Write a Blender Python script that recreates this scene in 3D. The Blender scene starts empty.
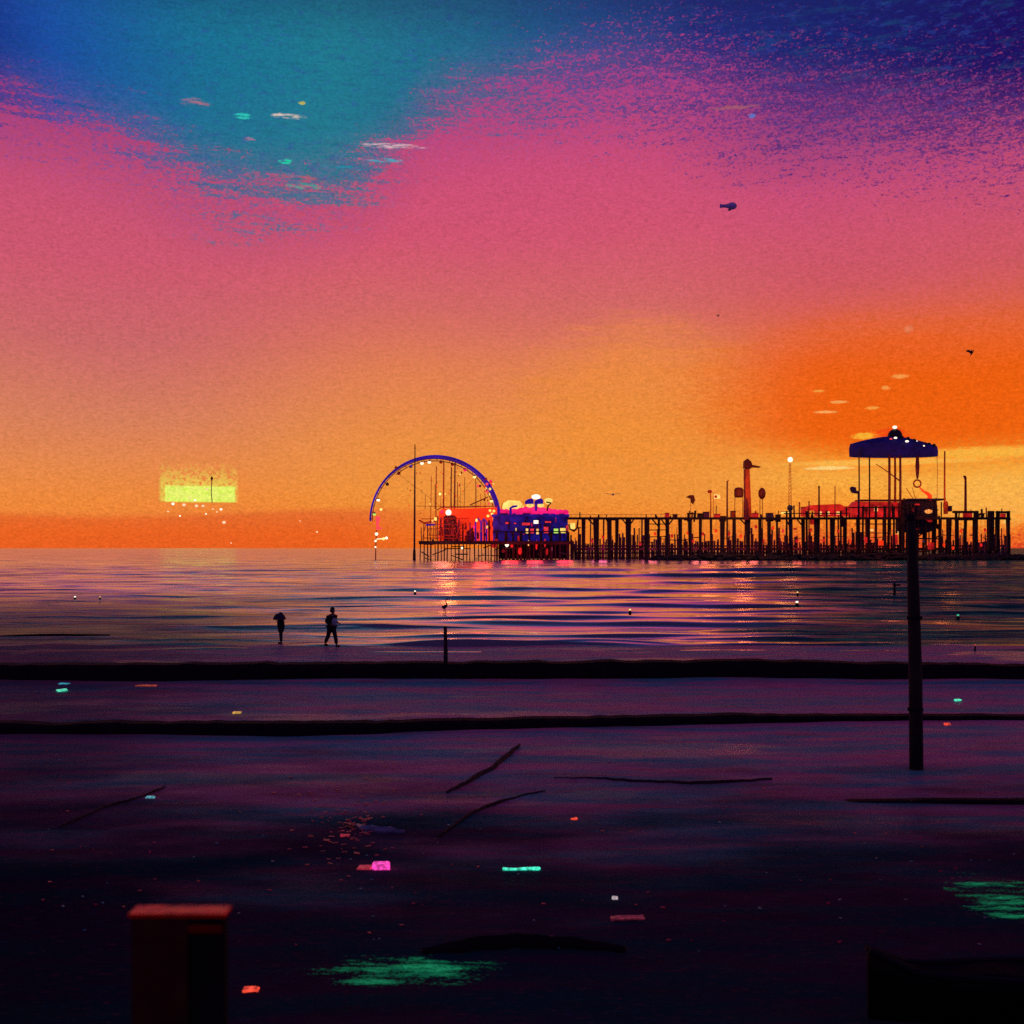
import bpy, bmesh, math, random
import numpy as np
from mathutils import Vector, Matrix, noise
R = math.radians
F = 1100.0; CAMZ = 4.4; HY = 548.0
random.seed(7)
sc = bpy.context.scene
COL = sc.collection

def W(px, py, D):
    return Vector(((px-512)*D/F, D, CAMZ+(HY-py)*D/F))
def gx(px, D): return (px-512)*D/F
def gz(py, D): return CAMZ+(HY-py)*D/F
def gd(py): return CAMZ*F/(py-HY)
def lin(r, g, b):
    f = lambda c: (c/255/12.92) if c/255 <= 0.04045 else ((c/255+0.055)/1.055)**2.4
    return (f(r), f(g), f(b), 1)

# ------------------------------------------------------------------ materials
MATS = {}
def mat(name, col, rough=0.6, emit=None, es=0, vary=0.25, scale=3.0, metal=0.0, bump=0.15, spec=0.4, transl=0):
    if name in MATS: return MATS[name]
    m = bpy.data.materials.new(name); m.use_nodes = True
    nt = m.node_tree; N = nt.nodes; L = nt.links
    p = N['Principled BSDF']
    tc = N.new('ShaderNodeTexCoord')
    n = N.new('ShaderNodeTexNoise'); n.inputs['Scale'].default_value = scale; n.inputs['Detail'].default_value = 5
    L.new(tc.outputs['Object'], n.inputs['Vector'])
    r = N.new('ShaderNodeMapRange'); r.inputs['From Min'].default_value = .3; r.inputs['From Max'].default_value = .7
    r.inputs['To Min'].default_value = 1-vary; r.inputs['To Max'].default_value = 1+vary
    L.new(n.outputs['Fac'], r.inputs['Value'])
    mul = N.new('ShaderNodeVectorMath'); mul.operation = 'SCALE'
    mul.inputs[0].default_value = col[:3]; L.new(r.outputs[0], mul.inputs['Scale'])
    L.new(mul.outputs[0], p.inputs['Base Color'])
    p.inputs['Roughness'].default_value = rough; p.inputs['Metallic'].default_value = metal
    p.inputs['Specular IOR Level'].default_value = spec
    if bump:
        b = N.new('ShaderNodeBump'); b.inputs['Strength'].default_value = bump; b.inputs['Distance'].default_value = .05
        L.new(n.outputs['Fac'], b.inputs['Height']); L.new(b.outputs[0], p.inputs['Normal'])
    if emit:
        mul2 = N.new('ShaderNodeVectorMath'); mul2.operation = 'SCALE'
        mul2.inputs[0].default_value = emit[:3]; L.new(r.outputs[0], mul2.inputs['Scale'])
        L.new(mul2.outputs[0], p.inputs['Emission Color']); p.inputs['Emission Strength'].default_value = es
    if transl:
        t = N.new('ShaderNodeBsdfTranslucent'); t.inputs['Color'].default_value = (*col[:3], 1)
        mx = N.new('ShaderNodeMixShader'); mx.inputs[0].default_value = transl
        L.new(p.outputs[0], mx.inputs[1]); L.new(t.outputs[0], mx.inputs[2])
        L.new(mx.outputs[0], N['Material Output'].inputs['Surface'])
    MATS[name] = m
    return m

black_wood = mat('tarred_timber', (.012, .009, .014), .8, vary=.5)
pile_m = mat('wet_piling', (.02, .012, .02), .75, vary=.6, scale=.6)
pile_far = mat('weathered_piling', (.085, .03, .05), .8, vary=.6, scale=.5)
red_steel = mat('red_painted_steel', (.42, .03, .02), .5, vary=.4, scale=.6)
rust_steel = mat('orange_rusted_steel', (.5, .10, .02), .6, vary=.3, scale=.6)
violet_b = mat('violet_boards', (.10, .02, .25), .6, vary=.5, scale=.4)
screen_m = mat('old_violet_boards', (.13, .05, .12), .85, vary=.7, scale=.35)
plum_steel = mat('plum_painted_steel', (.12, .012, .03), .5, vary=.4, scale=.6)
blue_neon = mat('blue_lit_tubing', (.03, .02, .3), .4, emit=lin(34, 10, 140), es=.7, vary=.5, scale=.15)
navy = mat('navy_canvas', (.012, .010, .10), .7, vary=.5, scale=.5)
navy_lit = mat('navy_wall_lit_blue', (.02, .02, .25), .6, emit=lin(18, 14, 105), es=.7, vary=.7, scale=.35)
red_lit = mat('red_lit_board', (.5, .05, .02), .5, emit=lin(238, 52, 14), es=.85, vary=.35, scale=.18)
dred_lit = mat('dim_red_lit_board', (.3, .02, .02), .5, emit=lin(190, 26, 26), es=.7, vary=.7, scale=.4)
pink_lit = mat('pink_lit_canopy', (.6, .05, .3), .5, emit=lin(245, 24, 105), es=.9, vary=.4, scale=.3)
yellow_lit = mat('yellow_lit_awning', (.7, .5, .2), .5, emit=lin(255, 225, 110), es=1.0, vary=.25, scale=.4)
bulb_w = mat('warm_white_bulb', (.8, .8, .7), .3, emit=(1, .86, .62, 1), es=1.6, vary=0)
bulb_y = mat('yellow_bulb', (.8, .7, .2), .3, emit=(1, .8, .25, 1), es=1.2, vary=0)
bulb_g = mat('green_bulb', (.4, .8, .2), .3, emit=(.45, .8, .12, 1), es=1.0, vary=0)
bulb_r = mat('red_bulb', (.8, .1, .1), .3, emit=(1, .07, .09, 1), es=.9, vary=0)
win_lit = mat('warm_lit_window', (.6, .4, .2), .3, emit=lin(250, 200, 110), es=.9, vary=.4, scale=1)
win_red = mat('red_lit_window', (.6, .1, .1), .3, emit=lin(225, 50, 60), es=.75, vary=.5, scale=1)
dim_amber = mat('dim_amber_lamp', (.6, .3, .1), .3, emit=lin(232, 150, 70), es=.85, vary=.7, scale=1.2)
dark_glass = mat('dark_glass', (.01, .01, .03), .15, vary=0, bump=0)
dark_cloth = mat('dark_cloth', (.012, .010, .02), .9, vary=.3, scale=20)
skin_m = mat('shadowed_skin', (.16, .08, .055), .6, vary=.1, scale=20)
hair_m = mat('black_hair', (.008, .006, .008), .7, vary=.3, scale=40)
pale_cloth = mat('pale_blue_cloth', (.25, .4, .5), .8, vary=.2, scale=20)
white_feather = mat('white_feathers', (.9, .88, .82), .7, vary=.1, scale=10, transl=.5)
dark_feather = mat('dark_feathers', (.02, .02, .05), .7, vary=.3, scale=10)
envelope = mat('blue_grey_envelope', (.4, .4, .95), .45, vary=.25, scale=.3)

# ------------------------------------------------------------------ builders
def tag(o, label=None, cat=None, group=None, kind=None):
    if label: o['label'] = label
    if cat: o['category'] = cat
    if group: o['group'] = group
    if kind: o['kind'] = kind
    return o
def thing(name, loc, label, cat, group=None):
    o = bpy.data.objects.new(name, None); COL.objects.link(o); o.location = loc
    o.empty_display_size = .3
    return tag(o, label, cat, group)

class MB:
    def __init__(s): s.bm = bmesh.new()
    def box(s, c, d, rz=0, rx=0, ry=0, bev=0):
        M = Matrix.Translation(c) @ Matrix.Rotation(rz, 4, 'Z') @ Matrix.Rotation(ry, 4, 'Y') @ Matrix.Rotation(rx, 4, 'X') @ Matrix.Diagonal((*d, 1))
        r = bmesh.ops.create_cube(s.bm, size=1, matrix=M)
        if bev:
            es = list({e for v in r['verts'] for e in v.link_edges})
            bmesh.ops.bevel(s.bm, geom=es, offset=bev, segments=2, affect='EDGES')
        return s
    def tube(s, pts, rad, seg=8, cap=True):
        pts = [Vector(p) for p in pts]
        rads = rad if isinstance(rad, (list, tuple)) else [rad]*len(pts)
        rings = []; up0 = None
        for i, p in enumerate(pts):
            if i == 0: t = pts[1]-pts[0]
            elif i == len(pts)-1: t = pts[-1]-pts[-2]
            else: t = pts[i+1]-pts[i-1]
            t.normalize()
            if up0 is None: up0 = Vector((0, 1, 0)) if abs(t.y) < .9 else Vector((1, 0, 0))
            a = t.cross(up0).normalized(); b = a.cross(t).normalized(); up0 = b
            rings.append([s.bm.verts.new(p+(a*math.cos(k*2*math.pi/seg)+b*math.sin(k*2*math.pi/seg))*rads[i]) for k in range(seg)])
        for i in range(len(rings)-1):
            for k in range(seg):
                s.bm.faces.new((rings[i][k], rings[i][(k+1) % seg], rings[i+1][(k+1) % seg], rings[i+1][k]))
        if cap:
            s.bm.faces.new(rings[0][::-1]); s.bm.faces.new(rings[-1])
        return s
    def ball(s, c, r, sc3=(1, 1, 1), sub=2):
        M = Matrix.Translation(c) @ Matrix.Diagonal((*sc3, 1))
        bmesh.ops.create_icosphere(s.bm, subdivisions=sub, radius=r, matrix=M); return s
    def lathe(s, c, prof, seg=20):
        c = Vector(c); rings = []
        for r, z in prof:
            rings.append([s.bm.verts.new(c+Vector((r*math.cos(k*2*math.pi/seg), r*math.sin(k*2*math.pi/seg), z))) for k in range(seg)])
        for i in range(len(rings)-1):
            for k in range(seg):
                s.bm.faces.new((rings[i][k], rings[i][(k+1) % seg], rings[i+1][(k+1) % seg], rings[i+1][k]))
        s.bm.faces.new(rings[0][::-1]); s.bm.faces.new(rings[-1]); return s
    def prism(s, pts, y0, y1):
        """outline in x/z, thickness from y0 to y1"""
        a = [s.bm.verts.new((p[0], y0, p[1])) for p in pts]; b = [s.bm.verts.new((p[0], y1, p[1])) for p in pts]
        n = len(pts)
        for k in range(n): s.bm.faces.new((a[k], a[(k+1) % n], b[(k+1) % n], b[k]))
        s.bm.faces.new(a[::-1]); s.bm.faces.new(b); return s
    def build(s, name, m, parent=None, smooth=False, jit=0):
        bm = s.bm
        if jit:
            for v in bm.verts:
                v.co += Vector((random.uniform(-jit, jit), random.uniform(-jit, jit), random.uniform(-jit, jit)))
        bmesh.ops.recalc_face_normals(bm, faces=bm.faces)
        off = Vector((0, 0, 0)); q = parent
        while q is not None: off += q.location; q = q.parent
        if off.length: bmesh.ops.translate(bm, verts=bm.verts, vec=-off)
        me = bpy.data.meshes.new(name); bm.to_mesh(me); bm.free()
        if smooth: me.polygons.foreach_set('use_smooth', [True]*len(me.polygons))
        me.materials.append(m)
        o = bpy.data.objects.new(name, me); COL.objects.link(o)
        if parent: o.parent = parent
        return o
def copy_tree(o, parent=None):
    c = o.copy(); COL.objects.link(c); c.parent = parent
    for ch in list(o.children): copy_tree(ch, c)
    return c

# ------------------------------------------------------------------ camera
cam = bpy.data.cameras.new('camera'); co = bpy.data.objects.new('camera', cam); COL.objects.link(co)
co.location = (0, 0, CAMZ); co.rotation_euler = (R(90), 0, 0)
cam.sensor_width = 36; cam.lens = F/1024*36; cam.shift_y = (HY-512)/1024
cam.clip_start = .1; cam.clip_end = 60000
cam.dof.use_dof = True; cam.dof.focus_distance = 90; cam.dof.aperture_fstop = 2.4
sc.camera = co
sc.view_settings.view_transform = 'Standard'; sc.view_settings.look = 'None'
sc.view_settings.exposure = 0; sc.view_settings.gamma = 1
sc.render.resolution_x = sc.render.resolution_y = 1024
sc.cycles.use_denoising = False
sc.cycles.max_bounces = 5

# ------------------------------------------------------------------ sky (world)
world = bpy.data.worlds.new('World'); sc.world = world; world.use_nodes = True
nt = world.node_tree; N = nt.nodes; L = nt.links
bg = N['Background']
def val(x):
    return x
def M_(op, a, b=None, c=None, clamp=False):
    n = N.new('ShaderNodeMath'); n.operation = op; n.use_clamp = clamp
    for i, x in enumerate((a, b, c)):
        if x is None: continue
        if isinstance(x, (int, float)): n.inputs[i].default_value = x
        else: L.new(x, n.inputs[i])
    return n.outputs[0]
def MR(x, a, b, c=0, d=1, smooth=True):
    n = N.new('ShaderNodeMapRange'); n.interpolation_type = 'SMOOTHSTEP' if smooth else 'LINEAR'
    L.new(x, n.inputs['Value'])
    for k, v in (('From Min', a), ('From Max', b), ('To Min', c), ('To Max', d)): n.inputs[k].default_value = v
    return n.outputs[0]
def MIX(f, a, b, mode='MIX'):
    n = N.new('ShaderNodeMix'); n.data_type = 'RGBA'; n.blend_type = mode
    if isinstance(f, (int, float)): n.inputs[0].default_value = f
    else: L.new(f, n.inputs[0])
    for i, x in ((6, a), (7, b)):
        if isinstance(x, tuple): n.inputs[i].default_value = x
        else: L.new(x, n.inputs[i])
    return n.outputs[2]
tc = N.new('ShaderNodeTexCoord')
sep = N.new('ShaderNodeSeparateXYZ'); L.new(tc.outputs['Generated'], sep.inputs[0])
az = M_('MULTIPLY', M_('ARCTAN2', sep.outputs[0], sep.outputs[1]), 180/math.pi)
el = M_('MULTIPLY', M_('ARCSINE', sep.outputs[2]), 180/math.pi)
def A(px): return math.degrees(math.atan((px-512)/F))
def E(py, px=512): return math.degrees(math.atan((HY-py)/F*math.cos(math.radians(A(px)))))
def NOI(scale, sx=1, sz=1, detail=4, rough=.5, off=0):
    mp = N.new('ShaderNodeMapping'); mp.inputs['Scale'].default_value = (sx, sx, sz); mp.inputs['Location'].default_value = (off, off, off)
    L.new(tc.outputs['Generated'], mp.inputs[0])
    n = N.new('ShaderNodeTexNoise'); n.inputs['Scale'].default_value = scale; n.inputs['Detail'].default_value = detail
    n.inputs['Roughness'].default_value = rough; L.new(mp.outputs[0], n.inputs['Vector'])
    return n.outputs['Fac']
def RAMP(x, lo, hi, stops, interp='LINEAR'):
    t = MR(x, lo, hi, smooth=False)
    n = N.new('ShaderNodeValToRGB'); n.color_ramp.interpolation = interp
    cr = n.color_ramp
    while len(cr.elements) > 1: cr.elements.remove(cr.elements[-1])
    first = True
    for p, c in stops:
        q = min(1, max(0, (p-lo)/(hi-lo)))
        if first: e = cr.elements[0]; e.position = q; first = False
        else: e = cr.elements.new(q)
        e.color = c
    L.new(t, n.inputs[0]); return n.outputs[0]
soft = NOI(2.2, 1, 2.5, 3)
softd = M_('MULTIPLY', M_('SUBTRACT', soft, .5), 5.0)
fine = NOI(360, .55, 1.4, 2, .75)
fined = M_('SUBTRACT', fine, .5)
grain = NOI(560, .8, 1.2, 1, .5, 3.3)
graind = M_('SUBTRACT', grain, .5)
streak = NOI(38, .32, 3.4, 7, .78, 5)
streakd = M_('SUBTRACT', streak, .5)
elw = M_('ADD', el, M_('ADD', M_('MULTIPLY', softd, .55), M_('MULTIPLY', graind, 2.2)))
def sp(y, c): return (E(y), lin(*c))
left = RAMP(elw, -2, 30, [sp(548, (238, 125, 50)), sp(505, (238, 136, 58)), sp(470, (230, 136, 74)), sp(420, (214, 126, 92)), sp(350, (202, 104, 104)), sp(280, (204, 88, 110)), sp(210, (200, 80, 116)), sp(140, (172, 62, 124)), sp(90, (140, 58, 130))])
mid = RAMP(elw, -2, 30, [sp(548, (240, 125, 35)), sp(500, (238, 146, 58)), sp(440, (234, 142, 66)), sp(370, (224, 126, 82)), sp(310, (210, 104, 100)), sp(230, (208, 84, 112)), sp(150, (202, 76, 120)), sp(80, (180, 66, 134))])
right = RAMP(elw, -2, 30, [sp(548, (225, 70, 35)), sp(520, (245, 140, 40)), sp(480, (246, 172, 66)), sp(458, (243, 150, 46)), sp(440, (238, 104, 18)), sp(385, (234, 98, 22)), sp(340, (222, 100, 62)), sp(290, (206, 88, 98)), sp(200, (202, 78, 118)), sp(120, (150, 60, 124))])
azw = M_('ADD', az, M_('MULTIPLY', softd, 1.8))
c = MIX(MR(azw, A(150), A(420)), left, mid)
c = MIX(MR(azw, A(640), A(850)), c, right)
# orange mass in the right of the sky, its near edge soft
d1 = M_('POWER', M_('DIVIDE', M_('SUBTRACT', az, A(915)), 9.5), 2)
d2 = M_('POWER', M_('DIVIDE', M_('SUBTRACT', el, E(392, 900)), 3.3), 2)
blob = M_('ADD', M_('ADD', d1, d2), M_('ADD', M_('MULTIPLY', streakd, 2.4), M_('MULTIPLY', fined, 1.6)))
amb = M_('ADD', M_('ADD', M_('POWER', M_('DIVIDE', M_('SUBTRACT', az, A(640)), 6), 2), M_('POWER', M_('DIVIDE', M_('SUBTRACT', el, E(405)), 4), 2)), M_('MULTIPLY', streakd, 3))
c = MIX(M_('MULTIPLY', MR(amb, 0, 1.7, 1, 0), .5), c, lin(240, 142, 44))
c = MIX(M_('MULTIPLY', MR(blob, -.2, 2.0, 1, 0), .68), c, lin(236, 92, 12))
# low orange bank at the left along the horizon
bankt = M_('SUBTRACT', M_('ADD', el, M_('MULTIPLY', streakd, .25)), M_('ADD', 1.78, M_('MULTIPLY', M_('SINE', M_('MULTIPLY', az, .22)), -.22)))
bm_ = M_('MULTIPLY', MR(bankt, -.25, .25, 1, 0), MR(az, A(330), A(520), 1, 0))
c = MIX(M_('MULTIPLY', bm_, .85), c, RAMP(el, -1, 3, [(-1, lin(228, 82, 26)), (.8, lin(232, 92, 30)), (1.8, lin(226, 104, 46))]))
# blue opening above: boundary elevation is a curve of azimuth
fc = N.new('ShaderNodeFloatCurve')
AZ0, AZ1 = -60, 60
L.new(MR(az, AZ0, AZ1, smooth=False), fc.inputs['Value'])
pts = [(-400, 60), (0, 108), (70, 128), (150, 160), (215, 190), (290, 198), (350, 185), (400, 150), (440, 112), (520, 96), (600, 84), (680, 90), (780, 112), (860, 118), (950, 128), (1024, 132), (1400, 150)]
cv = fc.mapping.curves[0]
cp = [((A(x)-AZ0)/(AZ1-AZ0), E(y, x)/30) for x, y in pts]
cv.points[0].location = (0, cp[0][1]); cv.points[1].location = (1, cp[-1][1])
for p in cp: cv.points.new(*p)
fc.mapping.update()
bnd = M_('MULTIPLY', fc.outputs[0], 30)
wid = MR(az, A(380), A(760), 1.0, 2.5)
dd = M_('SUBTRACT', el, bnd)
dn = M_('ADD', dd, M_('ADD', M_('MULTIPLY', softd, .5), M_('MULTIPLY', streakd, 9.5)))
dn = M_('ADD', M_('DIVIDE', dn, wid), M_('ADD', M_('MULTIPLY', fined, 5.5), M_('MULTIPLY', M_('SUBTRACT', NOI(640, .8, 1.1, 1, .6, 7), .5), 3.5)))
bmask = MR(dn, -1.1, 1.1)
bluec = RAMP(M_('ADD', az, M_('MULTIPLY', softd, 1.2)), -60, 60, [(-60, lin(8, 12, 60)), (A(-60), lin(6, 30, 120)), (A(40), lin(10, 78, 160)), (A(190), lin(8, 112, 146)), (A(330), lin(8, 122, 142)), (A(470), lin(8, 106, 140)), (A(580), lin(10, 78, 138)), (A(700), lin(8, 42, 118)), (A(900), lin(6, 26, 100)), (A(1024), lin(10, 12, 92)), (60, lin(6, 6, 40))])
# speckle of teal and violet in the blue
spk = MR(NOI(160, .6, 1.7, 3, .7, 9), .52, .68)
bluec = MIX(M_('MULTIPLY', spk, .35), bluec, lin(36, 70, 160))
bluec = MIX(M_('MULTIPLY', MR(NOI(90, .35, 2.6, 5, .75, 4), .5, .7), .35), bluec, lin(6, 84, 120))
vtop = MR(el, E(60), E(-10))
bluec = MIX(M_('MULTIPLY', vtop, .45), bluec, lin(4, 30, 84))
c = MIX(M_('MULTIPLY', bmask, .97), c, bluec)
# violet transition
vt = M_('MULTIPLY', MR(dd, -4.2, -.3), MR(dd, .2, 3.0, 1, 0))
c = MIX(M_('MULTIPLY', M_('MULTIPLY', vt, MR(fine, .36, .60)), .4), c, lin(128, 62, 134))
# short bright cloud wisps in the blue opening, each lit by the low sun
wisps = [(288, 116, 15, 2.2, (225, 200, 185)), (242, 116, 8, 2.4, (50, 215, 190)), (195, 103, 12, 3.5, (170, 110, 130)), (285, 161, 6, 2.6, (20, 225, 170)), (394, 146, 32, 2.0, (215, 175, 185)), (380, 160, 20, 1.8, (70, 160, 185)), (250, 140, 5, 2.2, (200, 120, 150)), (300, 178, 18, 2.6, (180, 90, 110)), (303, 186, 14, 2.4, (10, 165, 150)), (302, 103, 3, 1.5, (190, 180, 90)), (740, 107, 28, 1.6, (165, 90, 110)), (752, 116, 3, 2, (60, 130, 210)), (345, 168, 22, 2, (20, 140, 165))]
wn = M_('ADD', M_('MULTIPLY', fined, 3.4), M_('MULTIPLY', streakd, 2.0))
wbrk = MR(NOI(150, .3, 2.2, 3, .7, 2), .40, .56)
for (x, y, rx, ry, col) in wisps:
    a = M_('POWER', M_('DIVIDE', M_('SUBTRACT', az, A(x)), math.degrees(rx/F)), 2)
    b = M_('POWER', M_('DIVIDE', M_('SUBTRACT', el, E(y, x)), math.degrees(ry/F)), 2)
    f = M_('MULTIPLY', MR(M_('ADD', M_('ADD', a, b), wn), .2, 1.7, .95, 0), wbrk)
    c = MIX(f, c, lin(*col))
# the sun, flattened and squared off by layers of haze
def band(x, a, b, s):
    return M_('MULTIPLY', MR(x, a-s, a+s), MR(x, b-s, b+s, 1, 0))
sx = band(az, A(165), A(235), .05)
core = M_('MULTIPLY', sx, band(el, E(502, 200), E(486, 200), .05))
haloy = M_('MULTIPLY', MR(el, E(490, 200), E(455, 200), 1, 0), MR(el, E(503, 200), E(501, 200)))
dots = MR(M_('ADD', NOI(300, 1, 1, 2, .8, 1.7), M_('MULTIPLY', haloy, .16)), .53, .63)
halo = M_('MULTIPLY', M_('MULTIPLY', band(az, A(160), A(237), .12), haloy), dots)
c = MIX(M_('MULTIPLY', halo, .85), c, lin(232, 205, 84))
c = MIX(core, c, MIX(dots, lin(206, 238, 78), lin(232, 242, 110)))
# pale low streaks at the right by the pavilion
for (x, y, rx, ry, col) in [(890, 462, 90, 3, (252, 190, 80)), (830, 468, 22, 1.6, (255, 225, 140)), (985, 452, 60, 5, (252, 190, 70)), (1000, 500, 60, 22, (248, 180, 80)), (825, 412, 10, 1.3, (250, 190, 110)), (838, 402, 8, 1.3, (248, 180, 100)), (872, 408, 6, 1.6, (250, 180, 80)), (900, 376, 7, 2.2, (245, 165, 80)), (886, 388, 4, 2, (248, 170, 80)), (908, 329, 4, 3, (230, 130, 90)), (818, 391, 6, 1.2, (250, 170, 70)), (866, 436, 12, 3, (255, 200, 60)), (890, 436, 16, 7, (240, 60, 20))]:
    a = M_('POWER', M_('DIVIDE', M_('SUBTRACT', az, A(x)), math.degrees(rx/F)), 2)
    b = M_('POWER', M_('DIVIDE', M_('SUBTRACT', el, E(y, x)), math.degrees(ry/F)), 2)
    c = MIX(MR(M_('ADD', M_('ADD', a, b), wn), .3, 1.6, .7, 0), c, lin(*col))
# dusk: darker overhead and away from the sunset
c = MIX(MR(el, 25, 42), c, lin(4, 8, 44))
away = MR(M_('ABSOLUTE', az), 40, 110)
c = MIX(away, c, lin(96, 60, 104))
# tonal grain of thin cloud
bright = M_('ADD', 1.0, M_('MULTIPLY', M_('ADD', graind, M_('MULTIPLY', fined, .9)), .5))
cm = N.new('ShaderNodeVectorMath'); cm.operation = 'SCALE'; L.new(c, cm.inputs[0]); L.new(bright, cm.inputs['Scale'])
L.new(cm.outputs[0], bg.inputs['Color']); bg.inputs['Strength'].default_value = 1.0
world.cycles.sampling_method = 'MANUAL'; world.cycles.sample_map_resolution = 512

# the low sun itself
sl = bpy.data.lights.new('sun', 'SUN'); so = bpy.data.objects.new('sun', sl); COL.objects.link(so)
sl.energy = .03; sl.angle = R(40); sl.color = (1, .62, .28)
sd = Vector((math.sin(R(A(200))), math.cos(R(A(200))), math.tan(R(3.0))))
so.rotation_euler = sd.to_track_quat('Z', 'Y').to_euler()

# ------------------------------------------------------------------ sea
def grid_mesh(name, X, Y, Z):
    nr, nc = X.shape
    me = bpy.data.meshes.new(name)
    v = np.stack([X, Y, Z], -1).reshape(-1, 3).astype(np.float32)
    idx = np.arange(nr*nc).reshape(nr, nc)
    q = np.stack([idx[:-1, :-1], idx[:-1, 1:], idx[1:, 1:], idx[1:, :-1]], -1).reshape(-1, 4)
    me.vertices.add(len(v)); me.vertices.foreach_set('co', v.ravel())
    me.loops.add(q.size); me.loops.foreach_set('vertex_index', q.ravel().astype(np.int32))
    me.polygons.add(len(q)); me.polygons.foreach_set('loop_start', np.arange(0, q.size, 4, dtype=np.int32))
    me.polygons.foreach_set('loop_total', np.full(len(q), 4, np.int32))
    me.polygons.foreach_set('use_smooth', np.ones(len(q), bool))
    me.update(); me.validate()
    o = bpy.data.objects.new(name, me); COL.objects.link(o); return o

rng = np.random.default_rng(3)
def wob(x, seed, amp, wl):
    r = np.random.default_rng(seed); o = np.zeros_like(x)
    for k in range(5):
        o += np.sin(x*2*math.pi/(wl*r.uniform(.4, 1.8))+r.uniform(0, 6.28))*r.uniform(.3, 1)
    return o*amp/2.2
prow = np.concatenate([np.array([548.2, 548.6, 549.2, 550, 551, 552.2]), np.arange(553, 668, .14), np.array([672, 690])])
rowD = CAMZ*F/(prow-HY)
pcol = np.concatenate([np.array([-3000, -1500, -700, -300]), np.linspace(-120, 1144, 330), np.array([1400, 1800, 2600, 4000])])
PX, DD = np.meshgrid(pcol, rowD)
X = (PX-512)*DD/F; Y = DD.copy()
Z = np.zeros_like(X)
# swell crests: (pixel row where the crest stands, x centre, x half width, height)
crests = [(566, 900, 260, .7), (571, 760, 330, .85), (577, 760, 260, .85), (583, 1000, 220, .5), (590.5, 650, 240, .42), (590, 80, 130, .2), (599, 560, 260, .28), (606.5, 640, 190, .5), (613, 820, 260, .3), (620, 600, 260, .34), (626.5, 600, 300, .48), (637, 620, 330, .27), (646.5, 560, 380, .26), (654, 200, 260, .10), (638.5, 20, 110, .24), (560, 300, 300, .2), (632, 960, 200, .22), (652, 900, 200, .16), (598, 1000, 140, .3), (573, 150, 200, .25), (609, 330, 150, .12), (629, 330, 170, .16)]
r4 = np.random.default_rng(44)
crests = [(a, b, c*1.15, d*.72) for a, b, c, d in crests]
for k in range(34):
    py_ = 562+92*r4.random(); crests.append((py_, r4.uniform(380, 860) if k % 3 else r4.uniform(-50, 1080), r4.uniform(50, 170), r4.uniform(.05, .16)))
for i, (cy, cx, hw, h) in enumerate(crests):
    D0 = CAMZ*F/(cy-HY)
    line = D0+wob(X, 100+i, D0*.007, D0*.35)
    env = 1/(1+np.exp((np.abs(PX-cx+wob(X, 200+i, 25, D0*.3))-hw)/max(12, hw*.10)))
    env *= np.clip(.75+wob(X, 300+i, .3, D0*.3), .2, 1.25)
    s = (Y-line)
    front = h*2.3; back = h*9
    prof = np.where(s < 0, np.exp(-(s/front)**2), np.exp(-(s/back)**2))
    Z += env*h*prof
shallow = np.clip((Y-46)/30, .1, 1)
for k in range(26):
    ang = rng.normal(0, .35); wl = rng.uniform(1.2, 9); ph = rng.uniform(0, 6.28)
    dx, dy = math.sin(ang), math.cos(ang)
    Z += .0045*wl*np.sin((X*dx*.45+Y*dy)*2*math.pi/wl+ph)*shallow*np.clip(400/np.maximum(Y, 1)*wl/9, 0, 1)
Z *= np.clip((Y-40)/8, 0, 1)
sea = grid_mesh('sea', X, Y, Z); tag(sea, kind='structure')

def surf_mat(name):
    m = bpy.data.materials.new(name); m.use_nodes = True
    return m, m.node_tree, m.node_tree.nodes['Principled BSDF']
sm, nt, p = surf_mat('sea_water'); N = nt.nodes; L = nt.links
geo = N.new('ShaderNodeNewGeometry'); sepg = N.new('ShaderNodeSeparateXYZ'); L.new(geo.outputs['Position'], sepg.inputs[0])
def GN(scale, sc3, detail=4, rough=.5):
    mp = N.new('ShaderNodeMapping'); mp.inputs['Scale'].default_value = sc3
    L.new(geo.outputs['Position'], mp.inputs[0])
    n = N.new('ShaderNodeTexNoise'); n.inputs['Scale'].default_value = scale; n.inputs['Detail'].default_value = detail
    n.inputs['Roughness'].default_value = rough; L.new(mp.outputs[0], n.inputs['Vector']); return n.outputs['Fac']
# dark teal shading of the sea, right and near left, painted into its colour
lx = M_('DIVIDE', sepg.outputs[0], M_('ADD', sepg.outputs[1], 1))
shade_r = MR(M_('ADD', lx, M_('MULTIPLY', M_('SUBTRACT', GN(.05, (.35, 1, 1), 5, .65), .5), .7)), .15, .32)
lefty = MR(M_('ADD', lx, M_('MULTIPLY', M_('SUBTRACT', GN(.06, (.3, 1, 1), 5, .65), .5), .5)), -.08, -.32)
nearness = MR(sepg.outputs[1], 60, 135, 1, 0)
tint = MIX(M_('MULTIPLY', shade_r, .9), (.98, .90, .82, 1), MIX(MR(GN(1.3, (.15, 1, 1), 5, .7), .42, .6), lin(22, 70, 84), lin(48, 116, 84)))
L.new(tint, p.inputs['Base Color'])
p.inputs['IOR'].default_value = 1.5; p.inputs['Metallic'].default_value = .85
rgh = M_('ADD', .04, M_('MULTIPLY', GN(.4, (.3, 1, 1)), .14))
L.new(rgh, p.inputs['Roughness'])
spc = M_('SUBTRACT', .75, M_('MULTIPLY', shade_r, .68))
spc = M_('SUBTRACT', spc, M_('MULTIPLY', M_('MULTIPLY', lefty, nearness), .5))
L.new(spc, p.inputs['Specular IOR Level'])
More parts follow.
